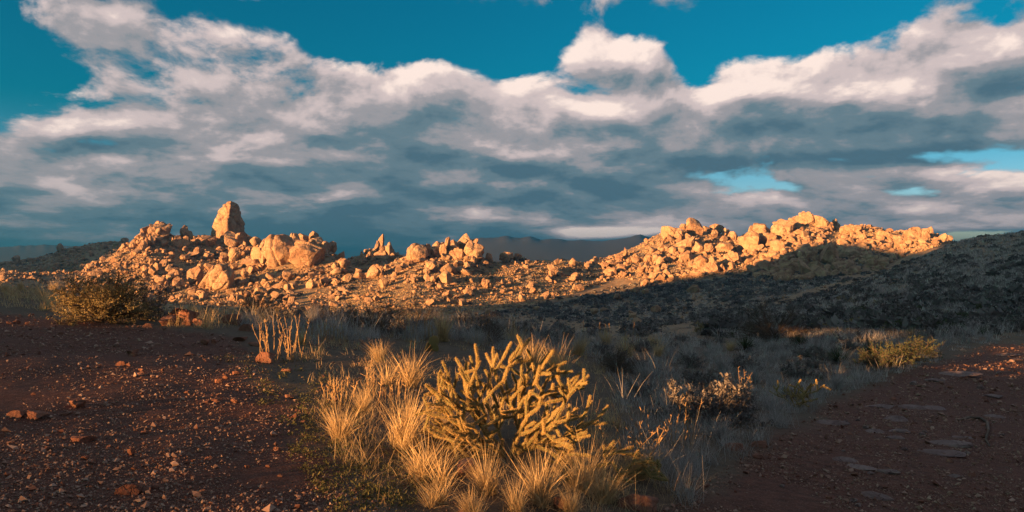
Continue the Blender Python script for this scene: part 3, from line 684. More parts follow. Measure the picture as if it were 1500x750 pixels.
def bedrock():
    for k, (px, base, w, h, tilt, txt) in enumerate([(985, 350, 34, 24, -12, 'left shoulder of the right hill'), (1008, 365, 30, 18, -20, 'slope under the large cracked knob'), (1072, 385, 36, 20, 8, 'slope left of the reddish cliff face'), (1125, 360, 30, 22, 10, 'slope right of the notched block'),
            (1150, 345, 36, 26, 0, 'foot of the high right crest'), (1180, 330, 40, 24, -6, 'top of the high right crest, left part'), (1205, 336, 34, 22, 8, 'top of the high right crest, right part'), (1250, 345, 34, 18, 0, 'second hump of the right crest'), (1300, 352, 30, 16, 6, 'dip of the right crest'), (1345, 350, 36, 20, 0, 'last hump of the right crest'),
            (1185, 385, 36, 22, 25, 'middle of the shadowed rocks'), (1240, 378, 30, 20, 12, 'right part of the shadowed rocks'), (1040, 400, 40, 18, 0, 'lower edge of the lit right hill'),
            (232, 346, 34, 22, 0, 'left peak, under its crowning block'), (214, 360, 28, 22, 12, 'left flank of the left peak'), (262, 362, 28, 20, -8, 'slope right of the left peak'), (300, 360, 30, 18, 8, 'slope left of the tower foot'), (352, 360, 34, 22, 16, 'slope right of the tower foot'),
            (380, 384, 30, 26, 0, 'slope left of the great domes'), (455, 372, 40, 24, 14, 'dark shoulder behind the great domes'), (560, 376, 34, 18, 0, 'rear ridge under the capped block'), (625, 376, 40, 20, 0, 'middle of the central outcrop'), (668, 380, 36, 20, 8, 'right part of the central outcrop')]):
        o = put_boulder(px, base, w, h, 'broad cracked granite face set in the ' + txt, tilt, FACES, 'bedrock faces of the hills', turn=RNG.uniform(-0.3, 0.3), deep=0.7, up=-h * 0.16)
        o.name = 'bedrock'
bedrock()

def region_points(poly, n):
    P = np.array(poly, float); lo, hi = P.min(0), P.max(0); out = np.zeros((0, 2))
    while len(out) < n:
        c = RNG.uniform(lo, hi, (n * 3, 2)); out = np.vstack([out, c[in_poly(c[:, 0], c[:, 1], poly)]])
    return out[:n]

def where(px, py, poly):
    q = np.array(poly, float); u = (px - q[:, 0].min()) / np.ptp(q[:, 0]); v = (py - q[:, 1].min()) / np.ptp(q[:, 1])
    return ('high' if v < 0.36 else 'low' if v > 0.66 else 'midway') + ' ' + ('at its left end' if u < 0.25 else 'left of its middle' if u < 0.5 else 'right of its middle' if u < 0.75 else 'at its right end')

RUBBLE_T = [rock(500 + i, 1, 5, 0.4, 0.0, (0.4, 0.8)) for i in range(10)]
RUBBLE_F = [rock(540 + i, 3, 12, 0.35, 0.03, (0.35, 0.75)) for i in range(10)]
big_all = []
loc_all, sc_all, rz_all, tl_all = [], [], [], []
SHRUB_PTS = []
def scatter_rubble():
    for (poly, n, smin, slope, nshrub, nsingle, lab, grp) in REGIONS:
        P = region_points(poly, n); Y = hit(P[:, 0], P[:, 1]); ok = ~np.isnan(Y) & (Y > 60); P, Y = P[ok], Y[ok]
        s = np.minimum(smin * (1 - RNG.uniform(0, 1, len(P))) ** (-1 / slope), 13.0)
        clump = noise2(P[:, 0], P[:, 1], 22.0, 3.0); keep = (clump > -0.25 + 0.3 * RNG.uniform(-1, 1, len(P))); P, Y, s = P[keep], Y[keep], s[keep]
        order = np.argsort(-s); x = (P[:, 0] - CX) / F * Y
        cap = s.copy(); s = np.minimum(s * 1.0, 10.0)
        for k in order[:nsingle]:
            asp = RNG.uniform(0.6, 1.15)
            tail = lab[lab.index('boulder') + 7:]; kind = lab[:lab.index('boulder')].replace('small ', '').strip()
            o = put_boulder(P[k, 0], P[k, 1], s[k] * 1.15, s[k] * asp, '', RNG.uniform(-25, 25), group=grp)
            o['label'] = '%s %s %s boulder%s, %s' % ('big' if s[k] > 8.5 else 'small' if s[k] < 6 else 'middling', 'squat' if asp < 0.78 else 'upright' if asp > 0.98 else 'roundish', kind, tail, where(P[k, 0], P[k, 1], poly))
        s = cap; k = order[nsingle:]; m = s[k] * Y[k] / F * 1.1
        sc = m[:, None] * RNG.uniform((0.6, 0.6, 0.55), (1.6, 1.3, 1.25), (len(k), 3))
        big_all.append(s[k] > 4.5)
        loc_all.append(np.column_stack([x[k], Y[k], H(x[k], Y[k]) + sc[:, 2] * 0.22])); sc_all.append(sc)
        rz_all.append(RNG.uniform(0, 6.28, len(k))); tl_all.append(RNG.normal(0, 0.35, len(k)))
        SHRUB_PTS.append(region_points(poly, nshrub))
    L = np.concatenate(loc_all); M = mats_trs(L, np.concatenate(rz_all), np.concatenate(sc_all), np.concatenate(tl_all))
    big = np.concatenate(big_all); idx = RNG.integers(0, 10, len(L))
    V1, F1, _ = merge(RUBBLE_T, idx[~big], M[~big]); V2, F2, _ = merge(RUBBLE_F, idx[big], M[big])
    tag(link('rubble', mk_mesh('rubble', np.vstack([V1, V2]), np.vstack([F1, F2 + len(V1)]), M_RUBBLE, smooth=False)), kind='stuff')
scatter_rubble()

# ------------------------------------------------------------------ plants: blades, tubes, leaves
def blades(root, az, lean, length, width, droop, seg=4, tw=None, point=0.15):
    """tapering bent strips; every argument one value per blade"""
    n = len(root); t = np.linspace(0, 1, seg + 1); st = length / seg; P = [root.astype(float)]
    for k in range(seg):
        a = lean + droop * (k + 0.5) / seg
        P.append(P[-1] + np.column_stack([np.cos(az) * np.sin(a) * st, np.sin(az) * np.sin(a) * st, np.cos(a) * st]))
    P = np.stack(P, 1); tw = RNG.uniform(0, math.pi, n) if tw is None else tw
    sd = np.column_stack([-np.sin(az + tw), np.cos(az + tw), np.zeros(n)])
    w = width[:, None] * np.maximum(point, 1 - t ** 2)[None] * 0.5
    V = np.stack([P - sd[:, None] * w[..., None], P + sd[:, None] * w[..., None]], 2).reshape(-1, 3)
    b = (np.arange(n) * (seg + 1) * 2)[:, None] + (np.arange(seg) * 2)[None]
    return V, np.stack([b, b + 1, b + 3, b + 2], 2).reshape(-1, 4)

def tubes(A, B, ra, rb, sides=3):
    """straight tapered sticks from A to B"""
    d = B - A; L = np.linalg.norm(d, axis=1); d = d / np.maximum(L, 1e-9)[:, None]
    u = np.cross(d, np.where(np.abs(d[:, 2:3]) < 0.9, [[0, 0, 1.0]], [[1.0, 0, 0]])); u /= np.linalg.norm(u, axis=1)[:, None]; v = np.cross(d, u)
    ph = np.arange(sides) / sides * 2 * math.pi
    ring = u[:, None] * np.cos(ph)[None, :, None] + v[:, None] * np.sin(ph)[None, :, None]
    V = np.stack([A[:, None] + ring * ra[:, None, None], B[:, None] + ring * rb[:, None, None]], 1).reshape(-1, 3)
    b = (np.arange(len(A)) * 2 * sides)[:, None]; k = np.arange(sides)[None]; k1 = (k + 1) % sides
    return V, np.stack([b + k, b + k1, b + sides + k1, b + sides + k], 2).reshape(-1, 4)

def leaves(C, size, up=0.0):
    """small diamond leaves facing any way"""
    n = len(C); a = RNG.normal(size=(n, 3)); a[:, 2] += up; a /= np.linalg.norm(a, axis=1)[:, None]
    b = np.cross(a, RNG.normal(size=(n, 3))); b /= np.linalg.norm(b, axis=1)[:, None]
    s = size[:, None]; V = np.stack([C - a * s, C + b * s * 0.42, C + a * s, C - b * s * 0.42], 1).reshape(-1, 3)
    return V, np.arange(n * 4).reshape(-1, 4)

def tinted(name, V, Fc, mat, per, spread=1.0, smooth=False, tuft=1):
    n = len(V) // per; t = RNG.beta(1.6, 1.6, n)
    if tuft > 1: t = np.clip(np.repeat(RNG.beta(0.9, 1.1, n // tuft), tuft) + RNG.normal(0, 0.13, n), 0, 1)      # blades of one tuft are of one colour
    t = np.repeat(t, per)
    return mk_mesh(name, V, Fc, mat, smooth=smooth, attrs={'tint': t})

def bush_frame(w, h, nmain, nsub, seed, flat=0.0):
    """stems of a rounded shrub: main stems from the root, side twigs on each; returns segments and twig points"""
    r = np.random.default_rng(seed); A, B, RA, RB, tips = [], [], [], [], []
    for i in range(nmain):
        az = r.uniform(0, 6.28); el = math.acos(r.uniform(0.0 + flat, 0.97)); L = r.uniform(0.75, 1.05)
        end = np.array([math.cos(az) * math.sin(el) * w / 2, math.sin(az) * math.sin(el) * w / 2, math.cos(el) * h]) * L
        mid = end * 0.5 + np.array([0, 0, h * 0.08]) + r.normal(0, 0.05 * h, 3); p0 = r.normal(0, 0.03 * w, 3) * (1, 1, 0)
        q = [p0, mid, end]; rad = 0.012 * h
        for a_, b_, r0, r1 in ((q[0], q[1], rad, rad * 0.7), (q[1], q[2], rad * 0.7, rad * 0.3)): A.append(a_); B.append(b_); RA.append(r0); RB.append(r1)
        for j in range(nsub):
            t = r.uniform(0.25, 1.0); p = (mid + (end - mid) * (2 * t - 1)) if t > 0.5 else p0 + (mid - p0) * 2 * t
            d = end / np.linalg.norm(end) * 0.7 + r.normal(0, 0.6, 3) + (0, 0, 0.25); e = p + d / np.linalg.norm(d) * h * r.uniform(0.12, 0.3)
            e[2] = max(e[2], 0.02 * h); A.append(p); B.append(e); RA.append(rad * 0.35); RB.append(rad * 0.15); tips.append((p, e))
    return np.array(A), np.array(B), np.array(RA), np.array(RB), tips

def bush_meshes(seed, w, h, nmain, nsub, nleaf, lsize, mleaf, thick=1.0, nm='foliage'):
    A, B, RA, RB, tips = bush_frame(w, h, nmain, nsub, seed)
    V, Fc = tubes(A, B, RA * thick, RB * thick); tw = tinted('stems', V, Fc, M_TWIG, 6)
    if not nleaf: return tw, None
    k = RNG.integers(0, len(tips), nleaf); t = RNG.uniform(0.15, 1.05, (nleaf, 1)); T = np.array(tips)
    C = T[k, 0] * (1 - t) + T[k, 1] * t + RNG.normal(0, lsize * 0.6, (nleaf, 3)); C[:, 2] = np.maximum(C[:, 2], 0.0)
    V, Fc = leaves(C, lsize * RNG.uniform(0.6, 1.3, nleaf), 0.5)
    return tw, tinted(nm, V, Fc, mleaf, 4)

def plant(name, parts, px, base, label, cat, group=None, scale=1.0, rz=None, at=None):
    x, Y, z = spot(px, base) if at is None else at
    e = link(name, None, loc=(x, Y, z - 0.01)); e.scale = (scale,) * 3; e.rotation_euler = (0, 0, RNG.uniform(0, 6.28) if rz is None else rz)
    e.empty_display_size = 0.1
    for nm, me in parts: link(nm, me, e)
    return tag(e, label, cat, group)

# ---- the round bush on the left of the clearing
def round_bush():
    x, Y, z = spot(152, 471); s = Y / F; w, h = 132 * s, 82 * s
    tw, lf = bush_meshes(21, w, h, 60, 22, 15000, 0.020, M_LEAF)
    plant('bush', [('stems', tw), ('foliage', lf)], 152, 471, 'dense round olive bush, sunlit on its left, at the edge of the red clearing', 'bush', rz=0.3)
    tw, lf = bush_meshes(22, w * 0.7, h * 0.75, 24, 14, 4200, 0.030, M_SCRUB)
    plant('bush', [('stems', tw), ('foliage', lf)], 218, 468, 'dark low bush in the shadow just right of the sunlit round bush', 'bush', rz=0.9)
    tw, _ = bush_meshes(23, w * 0.35, h * 0.5, 26, 10, 0, 0, M_LEAF)
    plant('bare_bush', [('stems', tw)], 96, 452, 'small leafless bush against the left side of the sunlit round bush', 'bush')
round_bush()

# ---- hillside shrubs: one of each kind, then copies
def shrub_kind(i):
    m = [M_SCRUB, M_SCRUB, M_SCRUB, M_GREEN, M_SCRUB, M_LEAF][i % 6]
    return bush_meshes(40 + i, 1.25, [0.75, 0.9, 0.65][i % 3], 16, 7, 620, 0.062, m, 1.2)
KINDS = [shrub_kind(i) for i in range(8)]
def hillside_shrubs():
    slope = [(1020, 492), (1090, 462), (1200, 432), (1290, 402), (1345, 378), (1400, 354), (1450, 343), (1500, 336), (1530, 330), (1530, 480), (1440, 492), (1300, 505), (1150, 500)]
    P = region_points(slope, 420); Y = hit(P[:, 0], P[:, 1]); ok = ~np.isnan(Y); P, Y = P[ok], Y[ok]
    size = np.clip(RNG.lognormal(-0.25, 0.38, len(P)), 0.4, 1.9); o = np.argsort(-size / Y); P, Y, size = P[o], Y[o], size[o]
    protos = []
    for i, (tw, lf) in enumerate(KINDS):
        protos.append((tw, lf))
    firsts = {}
    for k in range(min(215, len(P))):
        i = k % 8; x = (P[k, 0] - CX) / F * Y[k]; at = (x, Y[k], float(H(x, Y[k])) - 0.05)
        far = Y[k] > 75
        lab, grp = (('dark low shrub on the shaded hillside rising to the right', 'shrubs higher up the shaded right hillside') if far else
                    ('grey green shrub near the foot of the shaded right hillside', 'shrubs at the foot of the shaded right hillside'))
        if (i, far) not in firsts:
            firsts[(i, far)] = e = plant('shrub', [('stems', protos[i][0]), ('foliage', protos[i][1])] if not far else [('foliage', protos[i][1])], 0, 0, lab, 'shrub', grp, at=at)
        else:
            e = copy_tree(firsts[(i, far)]); e.location = at
        tall = RNG.uniform(0.7, 1.3); e.rotation_euler = (0, 0, RNG.uniform(0, 6.28)); e.scale = (size[k] * 1.1, size[k] * 1.1, size[k] * tall)
        e['label'] = '%s %s %s shrub %s, %s' % ('large' if size[k] > 1.25 else 'small' if size[k] < 0.75 else 'middling', ['grey', 'grey', 'grey', 'green', 'grey', 'olive', 'dull', 'dull'][i], 'tall' if tall > 1.1 else 'flat' if tall < 0.85 else 'round',
            'high on the shaded right hillside' if far else 'at the foot of the right hillside', where(P[k, 0], P[k, 1], slope))
    # the crowd of them: far scrub as loose lumps of leaves
    T = []
    for i in range(6):
        C = RNG.normal(size=(26, 3)); C /= np.linalg.norm(C, axis=1)[:, None]; C *= RNG.uniform(0.55, 1.0, (26, 1)); C[:, 2] = np.abs(C[:, 2]) * 0.9
        T.append(leaves(C * 0.5, RNG.uniform(0.16, 0.26, 26), 0.3))
    pts = [np.column_stack([p, np.full(len(p), 0)]) for p in SHRUB_PTS]
    pts.append(np.column_stack([region_points(slope, 1900), np.zeros(1900)]))
    pts.append(np.column_stack([region_points([(690, 462), (800, 466), (930, 482), (1050, 470), (1200, 420), (1260, 408), (1100, 402), (950, 420), (800, 446)], 3800), np.zeros(3800)]))
    Q = np.concatenate(pts); Yq = hit(Q[:, 0], Q[:, 1]); ok = ~np.isnan(Yq) & (Yq > 34) & (noise2(Q[:, 0], Q[:, 1] * 2.2, 34.0, 2.0) + 0.5 * noise2(Q[:, 0], Q[:, 1] * 2, 13.0, 4.0) > RNG.uniform(-0.7, 0.25, len(Q))); Q, Yq = Q[ok], Yq[ok]
    x = (Q[:, 0] - CX) / F * Yq; sz = np.clip(RNG.lognormal(0.0, 0.55, len(Q)), 0.35, 2.6) * np.clip(Yq / 260, 0.75, 1.7)
    M = mats_trs(np.column_stack([x, Yq, H(x, Yq) + sz * 0.05]), RNG.uniform(0, 6.28, len(Q)), sz[:, None] * [[1.25, 1.25, 0.95]])
    V, Fc, ti = merge(T, RNG.integers(0, 6, len(Q)), M, np.clip(RNG.normal(0.4, 0.25, len(Q)), 0, 1))
    tag(link('scrub', mk_mesh('scrub', V, Fc, M_SCRUB, smooth=False, attrs={'tint': ti})), kind='stuff')
    # bunch grass between them, in the grey shade colour
    g = region_points(slope, 8000); g = np.vstack([g, region_points([(690, 462), (800, 466), (930, 482), (1050, 470), (1200, 420), (1260, 408), (1100, 402), (950, 420), (800, 446)], 2500)])
    Yg = hit(g[:, 0], g[:, 1]); ok = ~np.isnan(Yg) & (Yg > 30); g, Yg = g[ok], Yg[ok]; n = 7
    x = np.repeat((g[:, 0] - CX) / F * Yg, n) ; Yr = np.repeat(Yg, n); k = len(x)
    x = x + RNG.normal(0, 0.14, k) * np.clip(Yr / 90, 1, 3); Yr = Yr + RNG.normal(0, 0.14, k)
    V, Fc = blades(np.column_stack([x, Yr, H(x, Yr)]), RNG.uniform(0, 6.28, k), RNG.uniform(0.05, 0.7, k), RNG.uniform(0.3, 0.65, k) * np.clip(Yr / 200, 1, 2.0), np.maximum(0.03, 0.0011 * Yr), RNG.uniform(0, 0.6, k), 2)
    tag(link('hillside_grass', tinted('hillside_grass', V, Fc, M_SHADEGRASS, 6, tuft=7)), kind='stuff')
    g = np.vstack([region_points(SADDLE, 4500), region_points(LEFT, 3500), region_points(DOMES, 700), region_points(RIGHT, 3000), region_points(CREST, 2500)])
    Yg = hit(g[:, 0], g[:, 1]); ok = ~np.isnan(Yg) & (Yg > 60); g, Yg = g[ok], Yg[ok]; n = 6
    x = np.repeat((g[:, 0] - CX) / F * Yg, n); Yr = np.repeat(Yg, n); k = len(x); x = x + RNG.normal(0, 0.5, k); Yr = Yr + RNG.normal(0, 0.5, k)
    V, Fc = blades(np.column_stack([x, Yr, H(x, Yr)]), RNG.uniform(0, 6.28, k), RNG.uniform(0.05, 0.7, k), RNG.uniform(0.3, 0.65, k), np.full(k, 0.34), RNG.uniform(0, 0.6, k), 2)
    tag(link('sunlit_hillside_grass', tinted('sunlit_hillside_grass', V, Fc, M_STRAW, 6, tuft=6)), kind='stuff')
hillside_shrubs()

# ---- sotols, yuccas and other spiky plants of the knoll
def rosette(seed, n, length, width, mat, lo=0.0, hi=1.45, droop=0.25):
    az = RNG.uniform(0, 6.28, n); lean = np.arccos(RNG.uniform(math.cos(hi), math.cos(lo), n))
    V, Fc = blades(np.column_stack([np.cos(az) * 0.03, np.sin(az) * 0.03, RNG.uniform(0.03, 0.14, n) * length]), az, lean, length * RNG.uniform(0.75, 1.1, n), np.full(n, width), RNG.uniform(-0.1, droop, n), 3, np.zeros(n) + RNG.normal(0, 0.4, n), 0.05)
    return tinted('leaves', V, Fc, mat, 8)
SPIKY = [rosette(i, 210, 0.62, 0.017, M_GREEN) for i in range(3)]
SKIRT = [rosette(i, 110, 0.55, 0.018, M_TWIG, 1.1, 1.9, 0.7) for i in range(2)]
for i, (px, b, sc, lab) in enumerate([(1276, 524, 1.25, 'largest dark sotol beside the path edge, stiff leaves fanned upward'), (1338, 500, 1.2, 'sotol behind the path, second from the largest one'),
        (1385, 486, 1.1, 'sotol on the right with a rounded head near the path bend'), (1440, 492, 1.1, 'rightmost sotol by the upper path'), (1172, 506, 1.0, 'small sotol in front of the big leafless bush'),
        (1092, 512, 1.15, 'grey sotol at the left of the big leafless bush'), (468, 452, 1.5, 'dark spiky plant on the brow under the great domes'), (512, 456, 1.1, 'smaller dark spiky plant right of the one on the brow'), (1228, 532, 0.9, 'drooping grey sotol left of the largest one')]):
    plant('sotol', [('leaves', SPIKY[i % 3]), ('dead_leaf_skirt', SKIRT[i % 2])], px, b, lab, 'sotol', 'sotols on the knoll', sc)
for px, b, w, h, lab in [(1132, 500, 120, 62, 'big leafless bush, a hazy dome of twigs below the shaded valley'), (590, 470, 60, 24, 'low leafless bush on the brow left of the cactus'), (905, 545, 70, 40, 'grey twiggy bush in the shade right behind the large cactus')]:
    x, Y, z = spot(px, b); s = Y / F
    tw, _ = bush_meshes(60 + px, w * s, h * s, 60, 22, 0, 0, M_LEAF, 0.7)
    plant('bare_bush', [('stems', tw)], px, b, lab, 'bush')
def knoll_shrubs():
    spots = region_points([(380, 470), (560, 462), (760, 474), (900, 482), (1100, 485), (1300, 495), (1380, 512), (1200, 570), (1050, 640), (960, 610), (900, 540), (760, 500), (560, 490)], 50)
    spots = np.vstack([spots, region_points([(330, 466), (480, 458), (640, 464), (800, 484), (980, 500), (1250, 494), (1180, 512), (980, 516), (760, 502), (500, 484), (350, 478)], 46)])
    first = {}
    for k, (px, b) in enumerate(spots):
        x, Y, z = spot(px, b); i = k % 4
        if i not in first:
            tw, lf = bush_meshes(80 + i, 0.8, 0.42, 26, 10, 1500, 0.022, M_SCRUB)
            e = first[i] = plant('shrub', [('stems', tw), ('foliage', lf)], 0, 0, 'low grey brittle shrub in the grass of the knoll', 'shrub', 'low shrubs in the knoll grass', at=(x, Y, z))
        else: e = copy_tree(first[i]); e.location = (x, Y, z - 0.02)
        sc_ = RNG.uniform(0.6, 1.3); e.scale = (sc_,) * 3; e.rotation_euler = (0, 0, RNG.uniform(0, 6.28))
        e['label'] = '%s %s brittle shrub %s, %s' % ('wide' if sc_ > 1.05 else 'tiny' if sc_ < 0.8 else 'low', 'straw grey' if i % 2 == 0 else 'dark grey', 'behind the dry stalks' if px < 560 else 'behind the large cactus' if px < 860 else 'between the two cacti' if px < 1120 else 'near the path edge',
            where(px, b, [(330, 458), (1300, 458), (1300, 640)]))
def added_shade_bushes():  # bushes put in to block low sun from the far path
    for k, (px, b, lab) in enumerate([(1296, 541, 'dark bush added for shade at the left path rim below the largest sotol'), (1322, 533, 'dark bush added for shade at the path rim between two others'), (1346, 524, 'dark bush added for shade at the path rim nearest the bend')]):
        tw, lf = bush_meshes(230 + k, 1.8, 0.8, 30, 14, 2600, 0.026, M_GREEN); plant('bush', [('stems', tw), ('foliage', lf)], px, b, lab, 'bush', 'bushes added at the path rim for shade')
added_shade_bushes()
def brow_twigs():
    band = [(350, 466), (560, 460), (760, 470), (980, 500), (1200, 494), (1100, 516), (860, 512), (640, 496), (480, 484)]
    tw = [bush_meshes(200 + i, 1.5, 0.8, 40, 16, 0, 0, M_LEAF, 0.8)[0] for i in range(3)]; first = {}
    for k, (px, b) in enumerate(region_points(band, 16)):
        x, Y, z = spot(px, b); i = k % 3; lab = 'leafless twiggy bush on the brow %s, %s' % ('left of the cactus' if px < 640 else 'behind the cactus' if px < 860 else 'right of the cactus', where(px, b, band))
        if i not in first: e = first[i] = plant('bare_bush', [('stems', tw[i])], 0, 0, lab, 'bush', 'twiggy bushes of the brow', at=(x, Y, z))
        else: e = copy_tree(first[i]); e.location = (x, Y, z - 0.02); e['label'] = lab
        e.scale = (RNG.uniform(0.6, 1.2),) * 3; e.rotation_euler = (0, 0, RNG.uniform(0, 6.28))
knoll_shrubs()
brow_twigs()

# ---- bunch grass: tussocks one by one, the rest as one sward
def tussock(seed, n=420, spread=0.55):
    """a clump of several crowns: fresh blades, bent and broken ones, short dead thatch"""
    r = np.random.default_rng(900 + seed); nc = int(r.integers(3, 6)); cr = r.integers(0, nc, n)
    cc = r.normal(0, 0.09, (nc, 2)); ca = r.uniform(0, 6.28, nc); cl = r.uniform(0.0, 0.45, nc); ch = r.uniform(0.65, 1.05, nc)
    vx = np.cos(ca[cr]) * cl[cr] + r.normal(0, spread * 0.5, n); vy = np.sin(ca[cr]) * cl[cr] + r.normal(0, spread * 0.5, n)
    az = np.arctan2(vy, vx); lean = np.hypot(vx, vy) * 0.8; L = ch[cr] * (0.25 + 0.8 * r.beta(2.2, 1.6, n)); dr = np.abs(r.normal(0.25, 0.45, n))
    old = r.random(n) < 0.22; L[old] *= 0.55; lean[old] = r.uniform(0.7, 1.45, old.sum()); dr[old] = r.uniform(-0.2, 0.9, old.sum())
    bent = r.random(n) < 0.10; dr[bent] = r.uniform(1.2, 2.4, bent.sum())
    root = np.column_stack([cc[cr, 0] + r.normal(0, 0.035, n), cc[cr, 1] + r.normal(0, 0.035, n), np.zeros(n)])
    return blades(root, az, lean, L, r.uniform(0.006, 0.0125, n), dr, 5)
TUSS = [tussock(i, 430, [0.5, 0.7, 0.6, 0.85][i % 4]) for i in range(10)]
TUSS_S = [tinted('bunch_grass', V, Fc, M_STRAW, 12) for V, Fc in TUSS]; TUSS_G = [tinted('bunch_grass', V, Fc, M_SHADEGRASS, 12) for V, Fc in TUSS]
GOLD = 'golden bunch grass round the large cactus'; GREY = 'grey bunch grass in the shade right of the cactus'
for i, (px, b, h, lab, g) in enumerate([
    (495, 648, 66, 'golden tussock standing alone left of the cactus on bare gravel', 0), (590, 566, 66, 'tall golden tussock behind and left of the cactus', 0), (590, 660, 95, 'big golden tussock left of the cactus, second from the gravel', 0),
    (628, 700, 92, 'golden tussock leaning over at the lower left of the cactus', 0), (718, 722, 72, 'golden tussock right of the red stone under the cactus', 0), (690, 752, 52, 'golden tussock cut by the bottom edge below the red stone', 0),
    (790, 738, 100, 'largest golden tussock right under the cactus', 0), (848, 716, 86, 'golden tussock fanning to the right of the cactus foot', 0), (890, 735, 70, 'low wide golden tussock at the right end of the sunlit grass', 0),
    (560, 530, 38, 'small golden tussock on the slope above the lone tussock', 0), (602, 482, 30, 'pale golden tussock highest on the sunlit knoll', 0), (818, 548, 56, 'golden tussock showing behind the cactus top', 0), (778, 540, 50, 'second golden tussock behind the cactus top, to the left', 0),
    (645, 738, 60, 'golden tussock in the bottom row, left of the red stone', 0), (760, 750, 56, 'golden tussock in the bottom row under the cactus', 0), (835, 752, 54, 'golden tussock in the bottom row beside the orange stone', 0),
    (532, 602, 40, 'thin tussock between the gravel and the big golden tussock', 0), (660, 640, 60, 'tussock half hidden by the left arms of the cactus', 0), (930, 700, 60, 'thin golden tussock at the edge of the shade', 0), (440, 505, 30, 'low golden tuft right of the dry stalks', 0),
    (1195, 520, 34, 'pale tuft in the shade above the small cactus', 1), (1010, 530, 36, 'grey tussock in the shade left of the small cactus', 1), (1060, 545, 38, 'grey tussock between large and small cactus', 1), (1000, 600, 48, 'grey tussock in the shade right of the large cactus', 1),
    (950, 560, 44, 'grey tussock close behind the right arms of the large cactus', 1), (1105, 560, 40, 'grey tussock at the left foot of the small cactus', 1), (1225, 570, 36, 'grey tussock at the path edge right of the small cactus', 1), (1050, 640, 46, 'grey tussock at the lower edge of the shaded grass', 1),
    (30, 424, 18, 'orange tuft on the brow at the far left', 0), (75, 428, 20, 'orange tuft on the brow left of the round bush', 0), (8, 428, 16, 'orange tuft at the left picture edge', 0)]):
    x, Y, z = spot(px, b); hh = h / F * Y * 1.15
    o = link('grass_tussock', (TUSS_G if g else TUSS_S)[i % 10], loc=(x, Y, z - 0.01), rot=(0, 0, RNG.uniform(0, 6.28)), scale=(hh * RNG.uniform(0.9, 1.15), hh * RNG.uniform(0.9, 1.15), hh))
    tag(o, lab, 'grass tussock', GREY if g else GOLD)

def brow_tussocks():
    band = [(350, 470), (560, 464), (760, 476), (980, 506), (1250, 496), (1150, 530), (900, 530), (640, 504), (480, 490)]
    for k, (px, b) in enumerate(region_points(band, 34)):
        x, Y, z = spot(px, b); hh = RNG.uniform(0.45, 0.85)
        o = link('grass_tussock', (TUSS_G if k % 3 else TUSS_S)[k % 10], loc=(x, Y, z - 0.01), rot=(0, 0, RNG.uniform(0, 6.28)), scale=(hh, hh, hh))
        tag(o, '%s bunch grass on the brow %s, %s' % ('pale grey' if k % 3 else 'straw', 'left of the cactus' if px < 640 else 'behind the cactus' if px < 860 else 'right of the cactus', where(px, b, band)), 'grass tussock', 'bunch grass along the brow')
brow_tussocks()

def wob_pts(P, a=34):
    return P + a * np.column_stack([noise2(P[:, 0], P[:, 1], 60, 1.0) + 0.6 * noise2(P[:, 0], P[:, 1], 22, 4.0), 0.4 * noise2(P[:, 0], P[:, 1], 50, 7.0)])

